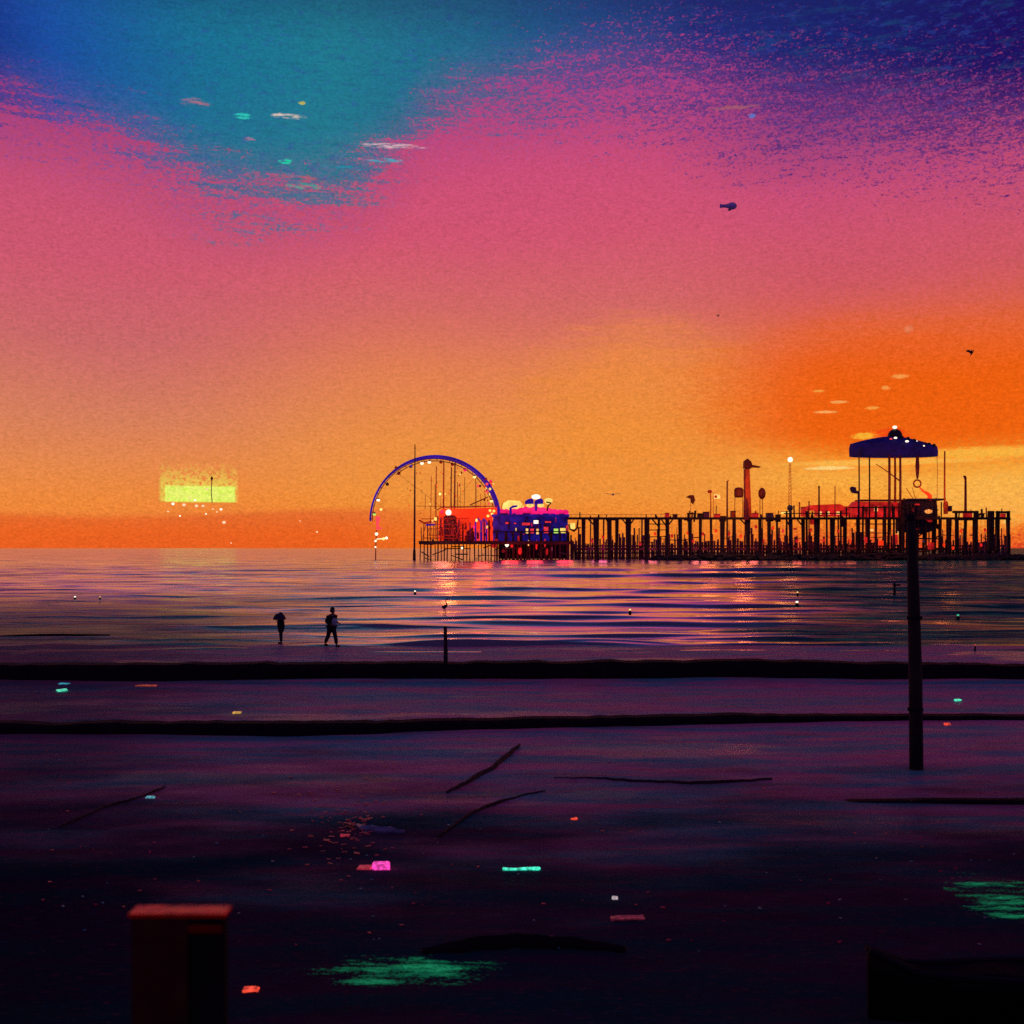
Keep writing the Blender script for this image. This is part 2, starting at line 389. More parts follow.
calm = M_('MULTIPLY', M_('MULTIPLY', MR(lx, -.20, -.02), MR(lx, .20, .30, 1, 0)), MR(sepg.outputs[1], 150, 300, 1, 0))
b0 = N.new('ShaderNodeBump'); b0.inputs['Distance'].default_value = 2.4
L.new(GN(.13, (.16, 1, 1), 5, .6), b0.inputs['Height'])
L.new(M_('SUBTRACT', .42, M_('MULTIPLY', calm, .405)), b0.inputs['Strength'])
b1 = N.new('ShaderNodeBump'); b1.inputs['Distance'].default_value = .4
L.new(M_('SUBTRACT', .34, M_('MULTIPLY', calm, .28)), b1.inputs['Strength']); L.new(b0.outputs[0], b1.inputs['Normal'])
L.new(GN(.55, (.2, 1, 1), 6, .62), b1.inputs['Height'])
b2 = N.new('ShaderNodeBump'); b2.inputs['Distance'].default_value = .03; L.new(M_('SUBTRACT', .45, M_('MULTIPLY', calm, .3)), b2.inputs['Strength'])
L.new(GN(6, (.35, 1, 1), 3, .6), b2.inputs['Height']); L.new(b1.outputs[0], b2.inputs['Normal'])
L.new(b2.outputs[0], p.inputs['Normal'])
streaks = GN(.35, (.09, 1, 1), 5, .68)
shade_patch = M_('MULTIPLY', shade_r, MR(GN(.5, (.12, 1, 1), 5, .7), .34, .56, .55, .97))
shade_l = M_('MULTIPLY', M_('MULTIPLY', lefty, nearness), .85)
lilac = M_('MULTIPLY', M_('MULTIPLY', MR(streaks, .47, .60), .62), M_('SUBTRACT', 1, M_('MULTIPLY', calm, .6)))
fac = M_('MAXIMUM', M_('MAXIMUM', shade_patch, shade_l), lilac)
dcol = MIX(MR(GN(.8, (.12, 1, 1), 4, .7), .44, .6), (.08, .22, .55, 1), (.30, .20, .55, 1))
shade_col = MIX(MR(GN(1.3, (.15, 1, 1), 5, .7), .42, .62), (.014, .14, .14, 1), (.12, .6, .26, 1))
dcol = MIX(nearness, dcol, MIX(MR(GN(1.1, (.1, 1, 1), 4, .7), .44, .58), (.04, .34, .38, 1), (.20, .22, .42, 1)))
dcol = MIX(MR(M_('MAXIMUM', shade_r, shade_l), .1, .5), dcol, shade_col)
df = N.new('ShaderNodeBsdfDiffuse'); L.new(dcol, df.inputs['Color'])
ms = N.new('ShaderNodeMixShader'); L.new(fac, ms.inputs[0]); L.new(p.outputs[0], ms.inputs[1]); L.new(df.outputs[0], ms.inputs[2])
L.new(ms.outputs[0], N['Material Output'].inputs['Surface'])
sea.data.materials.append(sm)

# ------------------------------------------------------------------ beach of wet sand
prow = np.concatenate([np.arange(640, 668, .5), np.arange(668, 1030, 1.0), np.array([1060, 1120, 1250, 1500, 2200, 4000])])
rowD = CAMZ*F/(prow-HY); rowD = np.concatenate([rowD, [0, -20, -200]])
xs = np.concatenate([[-600, -200, -90], np.linspace(-42, 42, 420), [90, 200, 600]])
X, Y = np.meshgrid(xs, rowD)
Z = .07+.012*wob(X*.6+Y, 1, 1, 3)+.010*wob(Y*1.0-X*.2, 2, 1, 1.4)+.02*wob(X+Y*.4, 5, 1, 9)
edge = 49.5+wob(X, 9, 1.6, 14)
Z -= np.clip((Y-edge)/4, 0, 3)*.3
beach = grid_mesh('wet_sand_beach', X, Y, Z); tag(beach, kind='structure')
bmatr, nt, p = surf_mat('wet_sand'); N = nt.nodes; L = nt.links
geo = N.new('ShaderNodeNewGeometry'); sepg = N.new('ShaderNodeSeparateXYZ'); L.new(geo.outputs['Position'], sepg.inputs[0])
n1 = GN(.5, (.4, 1, 1), 6, .6); n2 = GN(14, (.35, 1, 1), 4, .7); n3 = GN(2.2, (.25, 1, 1), 5, .65); n4 = GN(22, (.3, 1, 1), 2, .6); n5 = GN(.9, (.18, 1, 1), 6, .7)
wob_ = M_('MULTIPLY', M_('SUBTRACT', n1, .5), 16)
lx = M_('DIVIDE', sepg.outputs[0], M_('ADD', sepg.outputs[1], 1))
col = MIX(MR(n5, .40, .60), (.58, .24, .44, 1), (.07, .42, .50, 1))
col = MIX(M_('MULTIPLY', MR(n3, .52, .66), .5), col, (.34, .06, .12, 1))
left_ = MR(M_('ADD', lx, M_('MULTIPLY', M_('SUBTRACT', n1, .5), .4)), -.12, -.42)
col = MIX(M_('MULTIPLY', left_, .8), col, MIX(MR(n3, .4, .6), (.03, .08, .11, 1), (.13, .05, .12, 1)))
near_dark = MR(M_('ADD', sepg.outputs[1], wob_), 13, 24, 1, 0)  # darkness of the near sand painted into its colour, growing toward the camera
col = MIX(M_('MULTIPLY', near_dark, .93), col, MIX(MR(n5, .42, .6), (.010, .006, .034, 1), (.004, .030, .040, 1)))
fl = M_('ADD', .25, M_('MULTIPLY', near_dark, -.15))
col = MIX(M_('MULTIPLY', MR(n4, .60, .70), fl), col, (.7, .06, .15, 1))
col = MIX(M_('MULTIPLY', MR(n2, .58, .70), fl), col, (.05, .35, .55, 1))
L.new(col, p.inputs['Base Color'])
wet = MR(M_('ADD', sepg.outputs[1], wob_), 12, 30)
wet2 = M_('MULTIPLY', wet, MR(n3, .3, .65, .45, 1))
pud = MR(GN(.33, (.35, 1, 1), 5, .55), .56, .62)
p.inputs['Specular IOR Level'].default_value = .5
L.new(M_('SUBTRACT', .40, M_('MULTIPLY', pud, .2)), p.inputs['Roughness'])
p.inputs['IOR'].default_value = 1.36
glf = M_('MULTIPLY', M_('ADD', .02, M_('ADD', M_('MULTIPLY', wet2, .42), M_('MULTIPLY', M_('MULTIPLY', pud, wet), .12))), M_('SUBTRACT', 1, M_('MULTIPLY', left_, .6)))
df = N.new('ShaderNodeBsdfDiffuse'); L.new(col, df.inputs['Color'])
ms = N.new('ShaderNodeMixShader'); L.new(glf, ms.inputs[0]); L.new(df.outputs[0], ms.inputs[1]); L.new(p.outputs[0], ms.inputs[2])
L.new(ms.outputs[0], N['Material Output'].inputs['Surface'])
b1 = N.new('ShaderNodeBump'); b1.inputs['Distance'].default_value = .08; b1.inputs['Strength'].default_value = .35
L.new(n3, b1.inputs['Height'])
b2 = N.new('ShaderNodeBump'); b2.inputs['Distance'].default_value = .03; b2.inputs['Strength'].default_value = .7
L.new(n2, b2.inputs['Height']); L.new(b1.outputs[0], b2.inputs['Normal'])
L.new(b2.outputs[0], p.inputs['Normal']); L.new(b2.outputs[0], df.inputs['Normal'])
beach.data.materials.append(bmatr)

# promenade the picture is taken from
pm = MB(); pm.box((0, -2, 2.65), (40, 10.6, .3)); pm.box((0, 2.9, 1.2), (40, .4, 2.6))
prom = pm.build('promenade', mat('dark_concrete', (.05, .045, .05), .9, scale=6)); tag(prom, kind='structure')

# ------------------------------------------------------------------ long low kerbs across the beach
def kerb(name, pts, depth, m, label, cat, seed):
    """pts: (px, py_bottom, height)"""
    bm = bmesh.new(); rings = []
    n = 160
    xs_ = [q[0] for q in pts]
    for i in range(n+1):
        px = xs_[0]+(xs_[-1]-xs_[0])*i/n
        pb = float(np.interp(px, xs_, [q[1] for q in pts])); h = float(np.interp(px, xs_, [q[2] for q in pts]))
        D = gd(pb); x = gx(px, D)
        h *= 1+.14*noise.noise(Vector((x*.8, seed, 0)))+.1*noise.noise(Vector((x*3, seed, 4)))
        D += .10*noise.noise(Vector((x*.5, seed, 9)))
        z0 = -.15
        prof = [(0, z0), (.03, h*.75), (.10, h), (depth*.7, h*1.02), (depth, h*.8), (depth+.05, z0)]
        rings.append([bm.verts.new((x, D+a, b)) for a, b in prof])
    for i in range(n):
        for k in range(5):
            bm.faces.new((rings[i][k], rings[i+1][k], rings[i+1][k+1], rings[i][k+1]))
        bm.faces.new((rings[i][5], rings[i+1][5], rings[i+1][0], rings[i][0]))
    bm.faces.new(rings[0]); bm.faces.new(rings[-1][::-1])
    s = MB(); s.bm.free(); s.bm = bm
    return tag(s.build(name, m), label, cat)
tar = mat('tarred_planks', (.006, .005, .012), .85, vary=.6, scale=3, spec=.15, bump=.4)
kerb('groyne', [(-500, 681, .55), (0, 681, .52), (120, 684, .60), (300, 681, .55), (520, 681, .58), (760, 680, .62), (1024, 682, .5), (1500, 684, .45)], 1.1, tar, 'long black timber groyne crossing the whole beach behind the tall pole', 'groyne', 1)
kerb('groyne', [(-500, 734, .25), (0, 736, .27), (140, 738, .32), (280, 740, .36), (420, 735, .30), (700, 727, .26), (905, 724, .19), (1024, 723, .15), (1500, 722, .15)], .7, tar, 'lower and nearer black timber groyne, thickest at the left middle of the sand', 'groyne', 5)
kerb('timber_beam', [(815, 805, .02), (860, 807, .07), (940, 808, .11), (1024, 808, .12), (1300, 808, .12)], .35, tar, 'dark timber beam half sunk in the sand right of the tall pole foot', 'beam', 8)

def stick(name, pts, r, m, label, cat):
    P = []
    for px, py, z in pts:
        D = gd(py); P.append(Vector((gx(px, D), D, .08+z)))
    Q = []
    for i in range(len(P)-1):
        for k in range(5): Q.append(P[i].lerp(P[i+1], k/5)+Vector((random.uniform(-.03, .03), random.uniform(-.05, .05), 0)))
    Q.append(P[-1])
    n = len(Q); rr = [r*(.35+.65*math.sin(math.pi*(i+.6)/(n+.2))) for i in range(n)]
    s = MB(); s.tube(Q, rr, 7)
    return tag(s.build(name, m, smooth=True), label, cat)
wood = mat('dark_driftwood', (.02, .014, .02), .85, vary=.5, scale=8)
stick('driftwood', [(520, 750, .05), (512, 757, .02), (492, 772, 0), (470, 785, 0), (447, 797, 0)], .06, wood, 'thin curved driftwood branch lying diagonally on the purple sand', 'branch')
stick('driftwood', [(545, 795, 0), (510, 803, 0), (470, 818, 0), (438, 842, 0)], .03, wood, 'faint twig lying just below the curved driftwood branch', 'twig')
stick('rope', [(555, 783, 0), (600, 783, 0), (640, 787, 0), (690, 788, 0), (735, 786, 0), (772, 783, 0)], .05, wood, 'dark rope stretched in a wavy line on the sand left of the pole', 'rope')
stick('driftwood', [(60, 832, 0), (105, 812, 0), (140, 802, 0), (165, 791, 0)], .03, wood, 'thin dark stick on the sand at the left with a pale fleck', 'stick')
# flat slabs and scum lines on the wet sand
stick('driftwood', [(355, 831, 0), (375, 836, 0), (405, 837, 0)], .07, mat('slate_blue_plank', (.12, .18, .34), .35, vary=.3, scale=5), 'short blue grey plank lying above the pink glowing block', 'plank')
stick('driftwood', [(420, 962, 0), (470, 954, 0), (540, 950, 0), (625, 958, 0)], .11, tar, 'fat black log lying on the sand right of the green glow', 'log')
stick('driftwood', [(0, 638, 0), (50, 637.4, 0), (110, 637, 0)], .10, tar, 'black log awash in the shallows at the left', 'log')

# ------------------------------------------------------------------ glowing litter on sand and water
def emis(name, c, s): return mat(name, c, .4, emit=(*c, 1), es=s, vary=.85, scale=16)
def glow_box(name, x0, x1, py, h, dpt, m, label, cat, rz=0, group=None):
    D = gd(py); s = MB(); cx = (x0+x1)/2
    w = (x1-x0)*D/F
    s.box((gx(cx, D), D+dpt/2, .075+h/2), (w, dpt, h), rz=rz, bev=min(h, dpt)*.2)
    bmesh.ops.subdivide_edges(s.bm, edges=s.bm.edges[:], cuts=2, use_grid_fill=True)
    for v in s.bm.verts: v.co += noise.noise_vector(v.co*14)*.018
    return tag(s.build(name, m), label, cat, group)
glow_box('glow_block', 371, 389, 876.5, .07, .22, emis('magenta_glow', (.9, .06, .45), .85), 'small glowing magenta block lying on the dark sand', 'light block', .1)
glow_box('glow_block', 357, 371, 876, .03, .14, emis('dull_red_glow', (.45, .03, .06), .5), 'dull red glowing piece touching the left of the magenta block', 'light block', -.1)
glow_box('glow_stick', 503, 540, 876, .03, .05, emis('cyan_green_glow', (.06, .85, .55), 1.0), 'glowing cyan green stick lying flat on the dark sand', 'glow stick', .04)
glow_box('glow_stick', 340, 349, 842, .03, .06, emis('dull_red_glow', (.4, .03, .06), .5), 'small red glowing piece left of the blue grey plank', 'glow stick')
glow_box('glow_block', 571, 577, 825, .03, .06, emis('orange_red_glow', (.9, .08, .04), .7), 'tiny orange red light on the sand below the rope', 'light block')
glow_box('glow_block', 612, 618, 905, .02, .05, emis('pale_glow', (.7, .6, .6), .45), 'tiny pale light on the sand right of the cyan stick', 'light block')
glow_box('glow_block', 611, 645, 927, .02, .12, emis('faint_red_glow', (.12, .01, .03), .5), 'faint red slab on the sand below the tiny pale light', 'light block')
glow_box('glow_block', 243, 258, 1000, .03, .08, emis('orange_red_glow', (.9, .08, .04), .7), 'small orange red light at the foot of the red topped post', 'light block')
glow_box('glow_block', 145, 154, 803, .03, .08, emis('teal_glow', (.1, .45, .5), .6), 'tiny teal light at the end of the thin stick', 'light block')
glow_box('glow_stick', 955.5, 962, 703.5, .04, .12, emis('mint_glow', (.1, .8, .5), .75), 'tiny mint green light right of the tall pole', 'glow stick')
glow_box('glow_stick', 945, 951, 728.5, .05, .1, emis('orange_red_glow', (.9, .08, .04), .7), 'tiny red light on the near groyne right of the tall pole', 'glow stick')
glow_box('glow_stick', 55, 65, 694, .04, .3, emis('mint_glow', (.1, .8, .5), .75), 'slanting mint green light on the sand at the far left', 'glow stick', .5)
glow_box('glow_stick', 58, 68, 686.5, .02, .2, emis('dim_cyan_glow', (.05, .4, .5), .6), 'dim cyan light just behind the slanting mint green light', 'glow stick')
glow_box('glow_stick', 135, 155, 689, .03, .2, emis('faint_orange_glow', (.4, .06, .02), .6), 'faint orange streak on the sand beside the far groyne', 'glow stick')
glow_box('glow_block', 232, 240, 717, .05, .2, emis('amber_glow', (.7, .4, .08), .6), 'tiny amber light on the sand between the groynes', 'light block')

def stuff_patch(name, cx, cy, rx, ry, n, m, seed, size=.03):
    random.seed(seed); s = MB()
    for i in range(n):
        a = random.uniform(0, 6.28); q = abs(random.gauss(0, .45))
        px = cx+rx*q*math.cos(a); py = cy+ry*q*math.sin(a)
        D = gd(py); z = .08
        w = size*random.uniform(.5, 2.4)
        s.box((gx(px, D), D, z+random.uniform(0, .02)), (w*3.2, w*random.uniform(.4, 1), .012), rz=random.uniform(-.5, .5))
    return tag(s.build(name, m), kind='stuff')
def sheen_patch(name, cx, cy, rx, ry, seed, c, label, cat):
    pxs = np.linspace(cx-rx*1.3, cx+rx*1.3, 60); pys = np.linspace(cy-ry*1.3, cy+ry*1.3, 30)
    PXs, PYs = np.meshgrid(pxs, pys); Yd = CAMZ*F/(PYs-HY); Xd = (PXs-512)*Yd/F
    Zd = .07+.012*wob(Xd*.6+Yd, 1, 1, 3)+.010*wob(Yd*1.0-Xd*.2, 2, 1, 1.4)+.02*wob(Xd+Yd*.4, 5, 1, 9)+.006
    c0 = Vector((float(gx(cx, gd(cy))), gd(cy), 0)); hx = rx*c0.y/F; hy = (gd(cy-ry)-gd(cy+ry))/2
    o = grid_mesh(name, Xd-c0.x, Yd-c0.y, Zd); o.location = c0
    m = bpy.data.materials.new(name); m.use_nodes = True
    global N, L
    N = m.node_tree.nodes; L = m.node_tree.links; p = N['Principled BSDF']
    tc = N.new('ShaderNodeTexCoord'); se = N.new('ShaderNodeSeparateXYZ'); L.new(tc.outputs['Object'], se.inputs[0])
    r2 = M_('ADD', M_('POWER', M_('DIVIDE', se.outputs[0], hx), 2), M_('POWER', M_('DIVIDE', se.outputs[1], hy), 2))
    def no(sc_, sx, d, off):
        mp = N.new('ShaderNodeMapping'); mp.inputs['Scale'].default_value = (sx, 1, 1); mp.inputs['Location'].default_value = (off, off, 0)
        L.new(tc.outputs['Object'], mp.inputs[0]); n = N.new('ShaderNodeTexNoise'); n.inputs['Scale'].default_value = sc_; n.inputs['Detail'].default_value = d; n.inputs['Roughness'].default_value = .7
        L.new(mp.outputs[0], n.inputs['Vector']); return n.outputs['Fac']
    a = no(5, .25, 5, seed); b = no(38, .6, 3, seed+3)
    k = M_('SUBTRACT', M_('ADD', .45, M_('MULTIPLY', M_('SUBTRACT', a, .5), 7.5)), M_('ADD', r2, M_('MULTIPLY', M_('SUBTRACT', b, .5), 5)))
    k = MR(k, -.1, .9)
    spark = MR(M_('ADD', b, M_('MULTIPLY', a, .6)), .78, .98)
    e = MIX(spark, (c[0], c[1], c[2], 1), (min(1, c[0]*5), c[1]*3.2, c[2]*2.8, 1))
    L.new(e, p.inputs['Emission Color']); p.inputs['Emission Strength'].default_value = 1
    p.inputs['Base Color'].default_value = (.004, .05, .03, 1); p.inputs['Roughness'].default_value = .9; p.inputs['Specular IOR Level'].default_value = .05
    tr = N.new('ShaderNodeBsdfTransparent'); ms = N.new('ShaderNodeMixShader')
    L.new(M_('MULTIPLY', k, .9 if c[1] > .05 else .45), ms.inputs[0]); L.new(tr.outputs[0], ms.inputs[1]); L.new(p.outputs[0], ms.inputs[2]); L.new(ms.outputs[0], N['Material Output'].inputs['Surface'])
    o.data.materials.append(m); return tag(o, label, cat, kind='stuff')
G = (.002, .075, .038)  # green sheen of the wet sand, painted as emission on a thin sheet
sheen_patch('green_sheen', 402, 980, 85, 15, 3, G, 'green sheen painted as a glowing sheet on the sand beside the red topped post', 'sheen')
sheen_patch('green_sheen', 1003, 906, 46, 24, 5, G, 'green sheen painted as a glowing sheet above the black boat', 'sheen')
tag(stuff_patch('pebbles', 350, 830, 70, 60, 130, mat('crimson_shell', (.7, .05, .12), .3, vary=.5), 8, .012), 'scatter of reddish pebbles and shell on the sand', 'pebbles')
def scatter(name, x0, x1, y0, y1, n, m, seed, size, label, cat):
    random.seed(seed); s = MB()
    for i in range(n):
        px = random.uniform(x0, x1); py = y0+(y1-y0)*random.random()
        if noise.noise(Vector((px*.012, py*.04, seed))) < -.02: continue
        D = gd(py); w = size*random.uniform(.5, 2.5)
        s.box((gx(px, D), D, .085), (w*2.6, w, .012), rz=random.uniform(-.6, .6), rx=random.uniform(-.2, .2))
    return tag(s.build(name, m), label, cat, kind='stuff')
scatter('shell_fragments', 20, 1000, 690, 960, 200, mat('crimson_shell', (.7, .05, .12), .3, vary=.5), 31, .008, 'crimson shell fragments scattered over the whole beach', 'shells')
scatter('shell_grit', 20, 1020, 690, 960, 200, mat('teal_shell', (.10, .45, .5), .3, vary=.5), 37, .007, 'teal shell grit scattered over the whole beach', 'shells')
random.seed(21)

# ------------------------------------------------------------------ tall pole on the sand
D = gd(772); px0 = 916.5
t = thing('pole', (gx(px0, D), D, .05), 'tall black timber pole standing on the sand before the pavilion', 'pole')
s = MB()
s.tube([(gx(px0, D), D, -.3), (gx(915.5, D), D, gz(680, D)), (gx(913.6, D), D, gz(600, D)), (gx(912, D), D, gz(540, D)), (gx(911, D), D, gz(519, D))], [.135, .13, .118, .095, .08], 12)
s.build('shaft', black_wood, t, smooth=True)
s = MB(); s.tube([(gx(911, D), D, gz(520, D)), (gx(910.7, D), D, gz(514, D))], [.10, .06], 10); s.build('cap', tar, t)
s = MB()
for zz in (1.2, 3.0): s = MB(); s.tube([(gx(916, D)-.01*zz, D, zz), (gx(916, D)-.01*zz, D, zz+.06)], .15, 12); s.build('iron_band', tar, t)
# thin post rising behind the far groyne
D = gd(680)-.15
t = thing('post', (gx(445.5, D), D, 0), 'thin dark post standing at the far groyne right of the walkers', 'post')
s = MB(); s.tube([(gx(445.5, D), D, -.2), (gx(445.7, D), D, gz(650, D)), (gx(445.3, D), D, gz(628, D))], [.075, .07, .055], 10); s.build('shaft', black_wood, t, smooth=True)
s = MB(); s.ball((gx(445.3, D), D, gz(627.5, D)), .07, (1, 1, .6)); s.build('cap', tar, t)
D = gd(597)
t = thing('post', (gx(894.5, D), D, 0), 'small dark post sticking out of the sea left of the tall pole', 'post')
s = MB(); s.tube([(gx(894.5, D), D, -.3), (gx(894.5, D), D, gz(583, D))], [.13, .10], 8); s.build('shaft', black_wood, t)
s = MB(); s.box((gx(896, D), D-.13, gz(585, D)), (.7, .06, .16)); s.build('crosspiece', black_wood, t)

# ------------------------------------------------------------------ post with red top, near the camera
D = 3.0
x0, x1 = gx(128, D), gx(226, D); zt = gz(918, D)
t = thing('post', ((x0+x1)/2, D+.1, 2.8), 'dark square post with a bright red top edge, nearest thing at the lower left', 'post')
pr = mat('dark_red_paint', (.035, .0025, .0004), .55, vary=.6, scale=9)
w_ = x1-x0; xm = x0+w_*.61
s = MB(); s.box(((x0+.006+xm)/2, D+.025, (2.8+zt)/2), (xm-x0-.006, .045, zt-2.8), bev=.004); s.build('board', pr, t)
s = MB(); s.box(((xm+x1-.006)/2+.001, D+.028, (2.8+zt)/2), (x1-.006-xm-.002, .045, zt-2.8), bev=.004); s.build('board', tar, t)
s = MB(); s.box(((x0+x1)/2, D+.034, zt+.006), (w_, .076, .012), bev=.003)
s.build('cap', mat('bright_red_paint', (.95, .008, .0), .38, vary=.3, scale=14, metal=.7), t)
s = MB(); s.box((xm*.5+x1*.5-.004, D-.001, zt-.030), (x1-xm-.01, .010, .022), bev=.003)
s.build('reflector_strip', mat('red_reflector', (.16, .004, .0), .3, vary=.4, scale=20), t)

# ------------------------------------------------------------------ boat drawn up at lower right
Db = 9.2
def zb(py): return gz(py, Db+.6)
t = thing('rowing_boat', (gx(868, Db)+2.1, Db, .05), 'narrow black covered rowing boat with its pointed bow at the lower right corner', 'boat')
bm = bmesh.new(); Lb = 4.4; xb = gx(868, Db+.6); rings = []
for i in range(25):
    u = i/24
    x = xb+Lb*u
    sheer = zb(950)-(.17*min(1, u*Lb/.42))*1.0-.03*math.sin(u*math.pi)
    hw = .02+.30*math.sin(min(1, u*1.7+.02)*math.pi/2)**.8*(1-.25*max(0, u-.6)/.4)
    keel = .08+.12*(1-u)**3
    ring = []
    for k in range(13):
        a = -1+2*k/12
        yy = hw*math.copysign(abs(a)**.55, a) if a else 0
        zz = keel+(sheer-keel)*abs(a)**1.7
        ring.append(bm.verts.new((x, Db+.1+hw*.0+yy+.5, zz)))
    rings.append(ring)
for i in range(24):
    for k in range(12): bm.faces.new((rings[i][k], rings[i+1][k], rings[i+1][k+1], rings[i][k+1]))
bm.faces.new(rings[-1])
s = MB(); s.bm.free(); s.bm = bm
hull = s.build('hull', mat('black_hull_paint', (.004, .004, .006), .6, vary=.4, spec=.15), t, smooth=True)
md = hull.modifiers.new('thick', 'SOLIDIFY'); md.thickness = .04
s = MB()
for sgn in (-1, 1):
    P = []
    for i in range(0, 25):
        u = i/24; hw = .02+.30*math.sin(min(1, u*1.7+.02)*math.pi/2)**.8*(1-.25*max(0, u-.6)/.4)
        P.append((xb+Lb*u, Db+.6+sgn*hw, zb(950)-(.17*min(1, u*Lb/.42))-.03*math.sin(u*math.pi)+.01))
    s.tube(P, .03, 6)
s.build('gunwale', mat('black_rail', (.006, .006, .02), .6, spec=.2), t)
bm = bmesh.new(); pr_ = None
for i in range(25):
    u = i/24; hw = .02+.28*math.sin(min(1, u*1.7+.02)*math.pi/2)**.8*(1-.25*max(0, u-.6)/.4)
    zz = zb(950)-(.17*min(1, u*Lb/.42))-.03*math.sin(u*math.pi)
    row = [bm.verts.new((xb+Lb*u, Db+.6+hw*q, zz+.012+.02*(1-q*q)*math.sin(i*1.3))) for q in (-1, -.5, 0, .5, 1)]
    if pr_:
        for k in range(4): bm.faces.new((pr_[k], row[k], row[k+1], pr_[k+1]))
    pr_ = row
s = MB(); s.bm.free(); s.bm = bm; o = s.build('tarpaulin', mat('black_tarpaulin', (.006, .005, .016), .9, spec=.05), t, True); md = o.modifiers.new('thick', 'SOLIDIFY'); md.thickness = .012
for u in ():
    s = MB(); s.box((xb+Lb*u, Db+.6, .75), (.25, 1.2, .04)); s.build('seat', wood, t)

# ------------------------------------------------------------------ people
def skin_obj(name, verts, edges, radii, m, parent=None, sub=2, root=0):
    me = bpy.data.meshes.new(name); off = Vector((0, 0, 0)); q = parent
    me.from_pydata([Vector(v) for v in verts], edges, []); me.materials.append(m)
    o = bpy.data.objects.new(name, me); COL.objects.link(o)
    if parent: o.parent = parent
    me.attributes
    bpy.context.view_layer.update()
    sk = o.modifiers.new('skin', 'SKIN'); sk.use_smooth_shade = True
    if not me.skin_vertices:
        bm = bmesh.new(); bm.from_mesh(me); bm.verts.layers.skin.verify(); bm.to_mesh(me); bm.free()
    for i, r in enumerate(radii):
        rr = r if isinstance(r, tuple) else (r, r)
        me.skin_vertices[0].data[i].radius = rr; me.skin_vertices[0].data[i].use_root = (i == root)
    ss = o.modifiers.new('sub', 'SUBSURF'); ss.levels = sub; ss.render_levels = sub
    return o
def hand(base, d, V, E_, Rr, parent_i, sgn):
    """adds palm and five curled fingers to a skeleton"""
    d = Vector(d).normalized(); side = Vector((0, 1, 0)).cross(d).normalized() if abs(d.y) < .9 else Vector((1, 0, 0))
    side = Vector((.0, 1, 0)); b = Vector(base)
    V.append(b+d*.05); Rr.append(.030); E_.append((parent_i, len(V)-1)); palm = len(V)-1
    for k, ln in enumerate((.062, .072, .068, .052)):
        o = side*(.027-.018*k)
        V.append(b+d*.095+o); Rr.append(.0095); E_.append((palm, len(V)-1))
        V.append(b+d*(.095+ln*.6)+o+Vector((.014*sgn, 0, 0))); Rr.append(.009); E_.append((len(V)-2, len(V)-1))
        V.append(b+d*(.095+ln*.95)+o+Vector((.034*sgn, 0, 0))); Rr.append(.008); E_.append((len(V)-2, len(V)-1))
    V.append(b+d*.045+side*.04+Vector((.015*sgn, 0, 0))); Rr.append(.011); E_.append((palm, len(V)-1))
    V.append(b+d*.085+side*.05+Vector((.03*sgn, 0, 0))); Rr.append(.009); E_.append((len(V)-2, len(V)-1))

